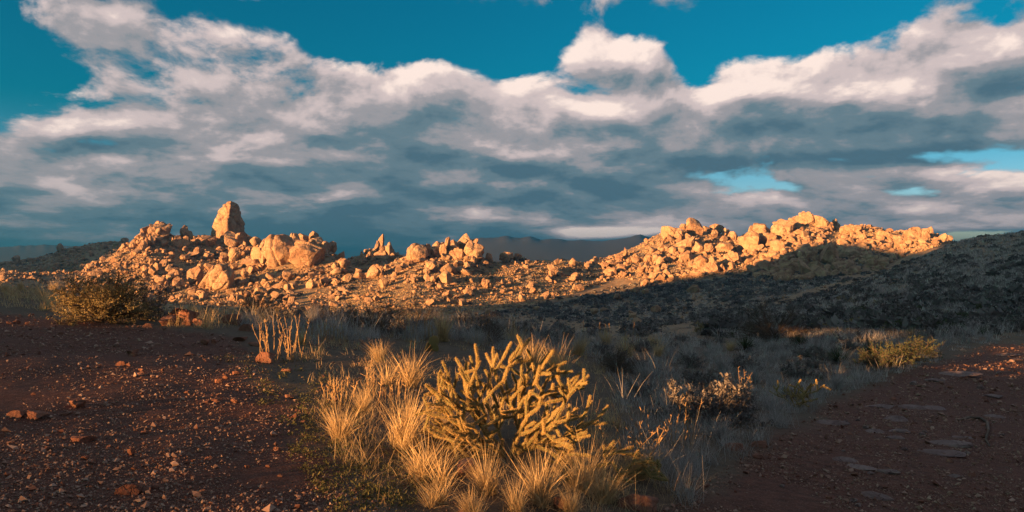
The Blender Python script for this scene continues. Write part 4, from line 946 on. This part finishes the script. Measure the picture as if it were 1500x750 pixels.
def sward():
    def tufts(P, n, hgt, mat, name, spread, wmin=0.0022, lw=0.00055):
        P = wob_pts(P); Y = hit(P[:, 0], P[:, 1]); ok = ~np.isnan(Y) & (Y < 90); P, Y = P[ok], Y[ok]; x = (P[:, 0] - CX) / F * Y
        patch = noise2(x, Y, 1.1, 3.0) + 0.6 * noise2(x, Y, 0.4, 5.0)
        keep = (dirt_at(x, Y) < RNG.uniform(0.05, 0.6, len(x))) & (patch > RNG.uniform(-0.45, 0.3, len(x))); x, Y = x[keep], Y[keep]
        size = np.repeat(RNG.lognormal(-0.05, 0.5, len(x)), n); x = np.repeat(x, n) + RNG.normal(0, 0.035, len(x) * n) * (1 + np.repeat(Y, n) / 25); Y = np.repeat(Y, n) + RNG.normal(0, 0.05, len(x)); k = len(x)
        V, Fc = blades(np.column_stack([x, Y, H(x, Y) - 0.01]), RNG.uniform(0, 6.28, k), np.abs(RNG.normal(0.1, spread, k)), hgt * size * RNG.uniform(0.5, 1.1, k), np.maximum(wmin, lw * Y), RNG.uniform(0, 0.9, k), 3)
        tag(link(name, tinted(name, V, Fc, mat, 8, tuft=n)), kind='stuff')
    gold = [(400, 500), (470, 482), (560, 468), (700, 472), (860, 478), (900, 540), (930, 640), (990, 720), (960, 748), (560, 748), (520, 700), (470, 610), (430, 540)]
    grey = [(340, 478), (380, 462), (560, 458), (700, 468), (860, 476), (1000, 476), (1200, 470), (1420, 470), (1500, 470), (1490, 498), (1400, 522), (1290, 556), (1210, 592), (1120, 650), (1050, 692), (985, 742), (930, 660), (900, 560), (860, 500), (640, 490), (420, 500)]
    tufts(region_points([(330, 468), (480, 456), (640, 462), (800, 480), (980, 496), (1200, 486), (1400, 480), (1480, 486), (1380, 508), (1150, 520), (950, 520), (760, 508), (560, 496), (380, 488)], 4200), 12, 0.27, M_SHADEGRASS, 'brow_scrub_grass', 0.45)
    left = [(0, 408), (60, 418), (100, 426), (100, 458), (0, 452)]
    tufts(region_points(gold, 2600), 8, 0.11, M_STRAW, 'dry_grass', 0.45)
    tufts(region_points(grey, 9500), 10, 0.17, M_SHADEGRASS, 'shaded_grey_grass', 0.4)
    tufts(np.vstack([region_points(left, 900), region_points([(240, 452), (420, 452), (440, 480), (340, 482), (230, 474)], 700)]), 8, 0.25, M_STRAW, 'brow_grass', 0.4)
    # low green weeds at the rim of the gravel
    P = wob_pts(region_points([(300, 520), (430, 520), (480, 560), (560, 640), (640, 700), (620, 748), (480, 748), (440, 640), (360, 570)], 600)); Y = hit(P[:, 0], P[:, 1]); n = 12
    x = np.repeat((P[:, 0] - CX) / F * Y, n); Yr = np.repeat(Y, n); k = len(x); x = x + RNG.normal(0, 0.035, k); Yr = Yr + RNG.normal(0, 0.035, k)
    V, Fc = leaves(np.column_stack([x, Yr, H(x, Yr) + np.abs(RNG.normal(0.012, 0.02, k))]), RNG.uniform(0.006, 0.016, k), 0.6)
    tag(link('low_weeds', tinted('low_weeds', V, Fc, M_WEED, 4)), kind='stuff')
sward()

# ---- dry flower stalks
def stalks(px, base, w, h, n, label, lean=0.12):
    x, Y, z = spot(px, base); s = Y / F
    e = link('dry_stalks', None, loc=(x, Y, z)); e.empty_display_size = 0.1; tag(e, label, 'dry stalks')
    for i in range(n):
        A, B, RA, RB = [], [], [], []
        p = np.array([RNG.uniform(-w / 2, w / 2) * s, RNG.normal(0, 0.12), 0]); L = h * s * RNG.uniform(0.5, 1.05); d = np.array([RNG.normal(0, lean), RNG.normal(0, lean), 1.0])
        for k in range(4):
            q = p + d * L / 4; A.append(p); B.append(q); RA.append(0.0038 * (1 - k * 0.15) * max(1, Y / 9)); RB.append(0.0034 * (1 - k * 0.17) * max(1, Y / 9))
            for _ in range(3 if k > 1 else 1):
                t = RNG.uniform(0, 1); c = p + (q - p) * t; A.append(c); B.append(c + np.array([RNG.normal(0, 0.018), RNG.normal(0, 0.018), RNG.uniform(0.01, 0.05)])); RA.append(0.0035 * max(1, Y / 9)); RB.append(0.0025)
            p = q; d = d + RNG.normal(0, 0.06, 3)
        V, Fc = tubes(np.array(A), np.array(B), np.array(RA), np.array(RB)); link('stalk', tinted('stalk', V, Fc, M_STALK, 6), e)
    return e
stalks(412, 528, 62, 66, 26, 'stand of tall dry flower stalks beside the orange stone on the gravel edge')
stalks(470, 500, 70, 30, 22, 'short dry stalks right of the tall stand')
stalks(620, 500, 60, 42, 16, 'dry stalks around the prickly pear'); stalks(720, 486, 80, 28, 18, 'dry stalks on the brow above the cactus')
stalks(1090, 590, 60, 52, 9, 'few lit stalks left of the small cactus'); stalks(985, 660, 60, 78, 10, 'thin lit stalks at the edge of the shade right of the large cactus')
stalks(925, 680, 80, 76, 14, 'dry stalks among the right arms of the large cactus', 0.3); stalks(565, 590, 60, 50, 14, 'dry stalks between the two tall tussocks left of the cactus')
stalks(500, 590, 60, 38, 14, 'short dry stalks at the gravel edge above the lone tussock'); stalks(520, 470, 100, 30, 20, 'dry stalks on the brow below the domes'); stalks(900, 505, 90, 34, 14, 'dry stalks on the shaded brow right of the cactus')

# ---- cholla cactus: spiny joints branching out of joints
def joint_mesh(L, r, seed):
    rings, K = max(6, int(L / 0.008)), 10; t = np.linspace(0, 1, rings); ph = np.arange(K) / K * 2 * math.pi
    prof = r * np.sqrt(np.clip(1 - (2 * np.clip(t, 0.04, 0.985) - 1) ** 6, 0.02, 1)) * (0.9 + 0.2 * np.sin(t * 3))
    bump = 1 + 0.32 * np.cos(5 * ph[None] + t[:, None] * rings * 1.25) * np.cos(t[:, None] * rings * 1.6)
    R_ = prof[:, None] * bump
    V = np.stack([R_ * np.cos(ph), R_ * np.sin(ph), np.repeat(t[:, None] * L, K, 1)], 2).reshape(-1, 3)
    a = np.arange(rings - 1)[:, None] * K + np.arange(K)[None]; b = np.arange(rings - 1)[:, None] * K + (np.arange(K)[None] + 1) % K
    q = np.stack([a, b, b + K, a + K], 2).reshape(-1, 4)
    n = int(L / 0.12 * 420); tt = RNG.uniform(0.0, 1.0, n); pp = RNG.uniform(0, 6.28, n); rr = np.interp(tt, t, prof) * 0.95
    root = np.column_stack([rr * np.cos(pp), rr * np.sin(pp), tt * L]); d = np.column_stack([np.cos(pp), np.sin(pp), np.zeros(n)]) + RNG.normal(0, 0.55, (n, 3)); d /= np.linalg.norm(d, axis=1)[:, None]
    e = np.cross(d, RNG.normal(size=(n, 3))); e /= np.linalg.norm(e, axis=1)[:, None]; ln = RNG.uniform(0.005, 0.015, n)[:, None]
    S_ = np.stack([root - e * 0.001, root + e * 0.001, root + d * ln], 1).reshape(-1, 3); sf = np.arange(n * 3).reshape(-1, 3) + len(V)
    me = mk_mesh('joint', np.vstack([V, S_]), [q, sf], [M_CHOLLA, M_SPINE], smooth=False, midx=np.r_[np.zeros(len(q)), np.ones(len(sf))],
                 attrs={'tint': np.r_[np.repeat(RNG.uniform(0.2, 0.9), len(V)), np.repeat(RNG.uniform(0, 1, n), 3)]})
    return me
JOINTS = [(L, joint_mesh(L, r, i)) for i, (L, r) in enumerate([(0.10, 0.0094), (0.13, 0.0098), (0.17, 0.0102), (0.20, 0.0106), (0.12, 0.009), (0.15, 0.0098)])]
def cholla(px, base, w, h, nj, label, seed, name='cholla_cactus', gap=0.043, thin=1.0):
    """grown joint by joint: a new joint leaves a free place on an old one and keeps clear of the others"""
    r = np.random.default_rng(seed); x, Y, z = spot(px, base); s = Y / F; W, Hh = w * s, h * s
    root = link(name, None, loc=(x, Y, z)); root.empty_display_size = 0.1; tag(root, label, 'cactus')
    J, mids, rest = [], np.zeros((0, 3)), []
    def add(p, d, k, dep):
        nonlocal mids
        L, me = JOINTS[k]; qr = Vector(d).to_track_quat('Z', 'Y')
        if len(J) < 296: o = link('joint', me, root, loc=tuple(p), scale=(thin, thin, 1)); o.rotation_euler = qr.to_euler()
        else: rest.append((me, Matrix.Translation(p) @ qr.to_matrix().to_4x4()))
        J.append([p, d, L, dep, 0]); mids = np.vstack([mids, [p + d * L * 0.55]])
    nb = 10 if nj > 100 else 5
    for i in range(nb):
        az = i / nb * 6.28 + r.uniform(-0.3, 0.3); d = np.array([math.cos(az), math.sin(az) * 0.8, r.uniform(0.15, 1.3)]); d /= np.linalg.norm(d)
        add(np.array([math.cos(az) * 0.05, math.sin(az) * 0.05, -0.01]), d, int(r.integers(0, 6)), 0)
    tries = 0
    while len(J) < nj and tries < 60000:
        tries += 1; q = J[int(r.integers(0, len(J)))]
        if q[4] >= 2: continue
        p0, d0, L0, dep, _ = q; tip = r.random() < 0.72; t = 0.95 if tip else r.uniform(0.4, 0.85)
        out = p0 * (1, 1, 0.6); out = out / max(np.linalg.norm(out), 1e-6)
        d = d0 * 0.7 + r.normal(0, 0.5, 3) + out * 0.3 + (0, 0, 0.12); d /= np.linalg.norm(d)
        if d @ d0 > 0.97 and tip is False: continue
        p = p0 + d0 * L0 * t; k = int(r.integers(0, 6)); L = JOINTS[k][0]; e = p + d * L; m = p + d * L * 0.55
        if e[2] < 0.02 or (e[0] / (W / 2)) ** 2 + (e[1] / (W * 0.36)) ** 2 + (max(e[2], 0) / Hh) ** 2 > 1: continue
        if (np.linalg.norm(mids - m, axis=1) < gap).any(): continue
        q[4] += 1; add(p, d, k, dep + 1)
    if rest:                                              # past the first three hundred: the inner joints as one part
        bm = bmesh.new()
        for me, mx in rest:
            n0 = len(bm.verts); bm.from_mesh(me); bm.verts.ensure_lookup_table()
            bmesh.ops.transform(bm, matrix=mx, verts=bm.verts[n0:])
        me2 = bpy.data.meshes.new('joints'); bm.to_mesh(me2); bm.free(); me2.materials.append(M_CHOLLA); me2.materials.append(M_SPINE)
        tag(link('joints', me2, root), kind='stuff')
    return root
cholla(744, 668, 325, 186, 480, 'large tangled cholla cactus thick with golden spines in the middle of the sunlit grass', 4)
cholla(885, 704, 190, 60, 70, 'low sprawling cholla arms lying in the grass right of the large cactus', 9)
cholla(1166, 596, 120, 50, 70, 'small dark cholla in the shade with three sunlit tips', 12)
cholla(392, 472, 60, 24, 34, 'small bony cholla on the brow behind the red stones', 15)
cholla(640, 462, 66, 24, 36, 'dark cholla on the brow below the boulder pile', 17)

def prickly_pear():
    x, Y, z = spot(634, 514); e = link('prickly_pear', None, loc=(x, Y, z)); e.empty_display_size = 0.1; tag(e, 'prickly pear with one round yellow lit pad among dry stalks', 'cactus')
    V, Fc = ico(3); 
    for (dx, dz, sc, rz) in ((0.02, 0.17, 0.09, 0.4), (0.03, 0.04, 0.08, -0.3), (-0.09, 0.05, 0.085, 1.0)):
        v = V * (1, 0.17, 1.15); v[:, 0] *= 1 - 0.18 * (v[:, 2] < 0) * np.abs(v[:, 2]); v = v + V * 0.02 * noise3(V * 9)[:, None]
        me = mk_mesh('pad', v, Fc, M_PAD, attrs={'tint': np.full(len(v), RNG.uniform(0.3, 1))})
        link('pad', me, e, loc=(dx, 0, dz), rot=(0, RNG.uniform(-0.3, 0.3), rz), scale=(sc * 1.1,) * 3)
prickly_pear()

# ------------------------------------------------------------------ gravel and stones close by
def gravel():
    cl = [(-330, 466), (0, 456), (90, 464), (220, 478), (330, 490), (372, 518), (400, 552), (450, 600), (480, 650), (520, 700), (600, 752), (-330, 752)]
    pa = [(950, 752), (990, 740), (1062, 685), (1150, 636), (1222, 586), (1292, 552), (1380, 526), (1440, 506), (1500, 490), (1500, 752)]
    mid = [(430, 480), (560, 480), (640, 600), (700, 752), (520, 752), (440, 600)]
    P = np.vstack([region_points(cl, 45000), region_points(pa, 22000), wob_pts(region_points(mid, 4000))]); Y = hit(P[:, 0], P[:, 1]); ok = ~np.isnan(Y) & (Y < 45); P, Y = P[ok], Y[ok]
    x = (P[:, 0] - CX) / F * Y; cl_ = noise2(x, Y, 0.55, 2.0) + 0.5 * noise2(x, Y, 1.7, 6.0); k = cl_ > RNG.uniform(-0.75, 0.25, len(x)); x, Y = x[k], Y[k]
    s = np.clip(RNG.lognormal(math.log(0.0050), 0.62, len(x)), 0.003, 0.035) * np.clip(Y / 7, 0.85, 2.6); n = len(x)
    OV = np.array([(1, 0, 0), (0, 1, 0), (-1, 0, 0), (0, -1, 0), (0, 0, 1), (0, 0, -1)], float) * 0.55; OF = np.array([(0, 1, 4), (1, 2, 4), (2, 3, 4), (3, 0, 4), (1, 0, 5), (2, 1, 5), (3, 2, 5), (0, 3, 5)])
    T = [(OV * RNG.uniform(0.6, 1.2, OV.shape) + RNG.normal(0, 0.12, OV.shape), OF) for i in range(12)]
    sc = s[:, None] * 2 * RNG.uniform((0.7, 0.7, 0.45), (1.3, 1.3, 0.9), (n, 3))
    M = mats_trs(np.column_stack([x, Y, H(x, Y) + sc[:, 2] * 0.28]), RNG.uniform(0, 6.28, n), sc, RNG.normal(0, 0.4, n))
    V, Fc, ti = merge(T, RNG.integers(0, 12, n), M, RNG.beta(1.1, 1.6, n))
    tag(link('gravel', mk_mesh('gravel', V, Fc, M_PEBBLE, smooth=False, attrs={'tint': ti})), kind='stuff')
gravel()

STONES = [mk_mesh('stone', *rock(800 + i, 4, 9, 0.3, 0.05, (0.4, 0.75), 1), M_RED) for i in range(8)]
FLATS = [mk_mesh('flat_stone', *rock(850 + i, 4, 10, 0.2, 0.04, (0.4, 0.8)), M_GREY) for i in range(6)]
def stone(px, base, w, h, label, flat=False, name='stone', cat='stone', group=None, sink=0.3, me=None):
    x, Y, z = spot(px, base); s = Y / F; sx, sz = w * s, h * s
    if flat: sy, sz = sx * 0.7, max(0.05, sz * 0.5)
    else: sy, sz = sx * 0.8, sz * 1.25
    o = link(name, me or (FLATS if flat else STONES)[int(RNG.integers(6))], loc=(x, Y + sy * 0.3, float(H(x, Y + sy * 0.3)) + sz * (0.5 - sink)), scale=(sx, sy, sz), rot=(RNG.normal(0, 0.06), RNG.normal(0, 0.06), RNG.uniform(-0.4, 0.4)))
    return tag(o, label, cat, group)
for a in [(266, 476, 44, 30, 'orange sunlit rock standing beside dry twigs right of the round bush'), (244, 477, 22, 16, 'low left half of the orange rock pile right of the round bush'), (290, 477, 18, 12, 'small orange block at the right end of the rock pile'),
          (333, 474, 34, 17, 'dark red rock with a lit left corner, in the shade of the brow'), (388, 532, 27, 20, 'orange cube stone at the foot of the dry stalks'), (372, 507, 18, 7, 'flat orange stone behind the cube stone'),
          (300, 505, 14, 9, 'small leaning stone on the dark far side of the clearing'), (312, 503, 9, 7, 'smaller stone touching the leaning one on the dark far side'), (420, 545, 18, 6, 'thin orange stone right of the cube stone'),
          (216, 480, 14, 8, 'red stone at the shaded foot of the round bush'), (192, 520, 16, 9, 'orange stone in the middle of the far gravel'), (178, 536, 16, 8, 'pale orange lump on the gravel below the middle stone'),
          (314, 590, 14, 6, 'bright flat chip on the gravel left of the weeds'), (685, 700, 34, 28, 'red stone wedged between the golden tussocks'), (938, 748, 58, 26, 'orange rock at the bottom right of the sunlit grass'),
          (825, 748, 32, 22, 'orange stone peeping out of the bottom grass'), (108, 598, 26, 13, 'dark wedge of stone on the left gravel'), (45, 613, 40, 12, 'long grey orange slab on the left gravel'), (22, 612, 24, 12, 'short block touching the long slab on the left gravel'),
          (186, 724, 36, 16, 'rough red stone low on the gravel'), (212, 722, 18, 9, 'small stone right of the rough red one'), (190, 668, 12, 13, 'thin upright chip in the middle of the gravel'), (118, 648, 34, 10, 'broken orange stone in the lower left gravel'),
          (70, 660, 12, 6, 'small orange chip near the left edge of the gravel'), (350, 500, 22, 8, 'dull flat stone between cube stone and dark red rock'), (385, 480, 26, 10, 'dark slab under the bony little cholla'), (360, 485, 20, 12, 'dark pointed stone left of the slab under the bony cholla'),
          (330, 555, 10, 6, 'tiny orange stone at the upper rim of the weeds'), (405, 660, 12, 6, 'tiny pale stone at the lower rim of the weeds'), (1075, 660, 34, 13, 'red flat stone where the grass meets the path'), (1112, 655, 26, 11, 'dark stone touching the red flat stone at the path edge'), (1110, 672, 16, 8, 'small red stone below the pair at the path edge')]:
    stone(*a)
for a in [(1396, 654, 64, 17, 'palest flat slab in the middle of the path'), (1386, 668, 74, 13, 'low ledge just below the palest slab on the path'), (1418, 643, 34, 9, 'small slab above the palest one on the path'), (1318, 617, 38, 18, 'rounded grey stone on the left half of the path'),
          (1294, 598, 44, 12, 'broad flat stone near the left rim of the path'), (1340, 599, 42, 11, 'thin slab right of the broad flat stone'), (1372, 600, 40, 10, 'low slab in line with the thin slab on the path'), (1286, 634, 32, 13, 'flat dark stone below the broad flat stone'), (1322, 634, 34, 15, 'flat stone below the rounded grey one'), (1314, 643, 26, 8, 'thin chip under the flat stone below the rounded grey one'),
          (1266, 688, 42, 16, 'grey slab low on the path, left of a darker one'), (1304, 694, 36, 16, 'darker slab low on the path'), (1240, 676, 40, 8, 'reddish slab above the grey low one'), (1226, 622, 48, 16, 'grey stone at the left border of the path'), (1412, 552, 62, 20, 'ledge rock with a red broken face across the upper path'),
          (1375, 560, 34, 12, 'small red stone left of the ledge rock'), (1458, 583, 30, 10, 'flat stone at the right side below the ledge rock'), (1478, 522, 30, 14, 'grey stone on the upper path near the bend'), (1492, 528, 16, 10, 'red stone beside the grey one near the bend'), (1460, 612, 30, 9, 'dark stone at the right edge of the path'),
          (1290, 732, 44, 16, 'dim slab near the bottom edge of the path'), (1400, 700, 18, 8, 'small grey stone right of the low slabs')]:
    stone(*a, flat=True, name='flat_stone', cat='stone', sink=0.36)

def path_root():
    pts = [(1404, 617), (1420, 613), (1436, 614), (1446, 620), (1448, 632), (1444, 646), (1450, 656)]; P = []
    for px, py in pts:
        x, Y, z = spot(px, py); P.append((x, Y, z + 0.02))
    P = np.array(P); r = np.array([0.012, 0.02, 0.024, 0.024, 0.02, 0.016, 0.008])
    V, Fc = tubes(P[:-1], P[1:], r[:-1], r[1:], 6)
    tag(link('root', tinted('root', V, Fc, M_TWIG, 12, smooth=True)), 'bent grey root lying across the stony path', 'root')
path_root()
def small_stones():
    P = np.vstack([region_points([(0, 470), (330, 500), (420, 560), (540, 740), (0, 748)], 40), region_points([(1000, 745), (1150, 640), (1300, 560), (1490, 510), (1490, 745)], 40)])
    for k, (px, py) in enumerate(P):
        w = RNG.uniform(6, 12); left = px < 800
        stone(px, py, w, w * 0.55, ('%s red stone on the gravel clearing, %s' if left else '%s dull stone on the shaded path, %s') % ('fist-sized' if w > 9 else 'small', where(px, py, [(0, 470), (540, 470), (540, 748)] if left else [(1000, 510), (1490, 510), (1490, 745)])), group='loose stones on the clearing' if left else 'loose stones on the path',
              me=(STONES if left or k % 2 else FLATS)[k % 6])
small_stones()

# ------------------------------------------------------------------ the air
def haze():
    lo, hi = -75.0, 150.0; R_ = 17500.0
    V = [(sx * R_, sy * R_, zz) for zz in (lo, hi) for sx, sy in ((-1, -1), (1, -1), (1, 1), (-1, 1))]
    Fq = [(0, 3, 2, 1), (4, 5, 6, 7), (0, 1, 5, 4), (1, 2, 6, 5), (2, 3, 7, 6), (3, 0, 4, 7)]
    m = bpy.data.materials.new('air'); m.use_nodes = True; t = m.node_tree; t.nodes.clear(); o = t.nodes.new('ShaderNodeOutputMaterial'); v = t.nodes.new('ShaderNodeVolumePrincipled')
    v.inputs['Color'].default_value = (0.06, 0.46, 0.82, 1); v.inputs['Density'].default_value = HAZE; v.inputs['Anisotropy'].default_value = 0.75
    t.links.new(v.outputs[0], o.inputs['Volume'])
    tag(link('haze', mk_mesh('haze', np.array(V), np.array(Fq), m, smooth=False)), kind='stuff')
HAZE = 1.8e-4
haze()
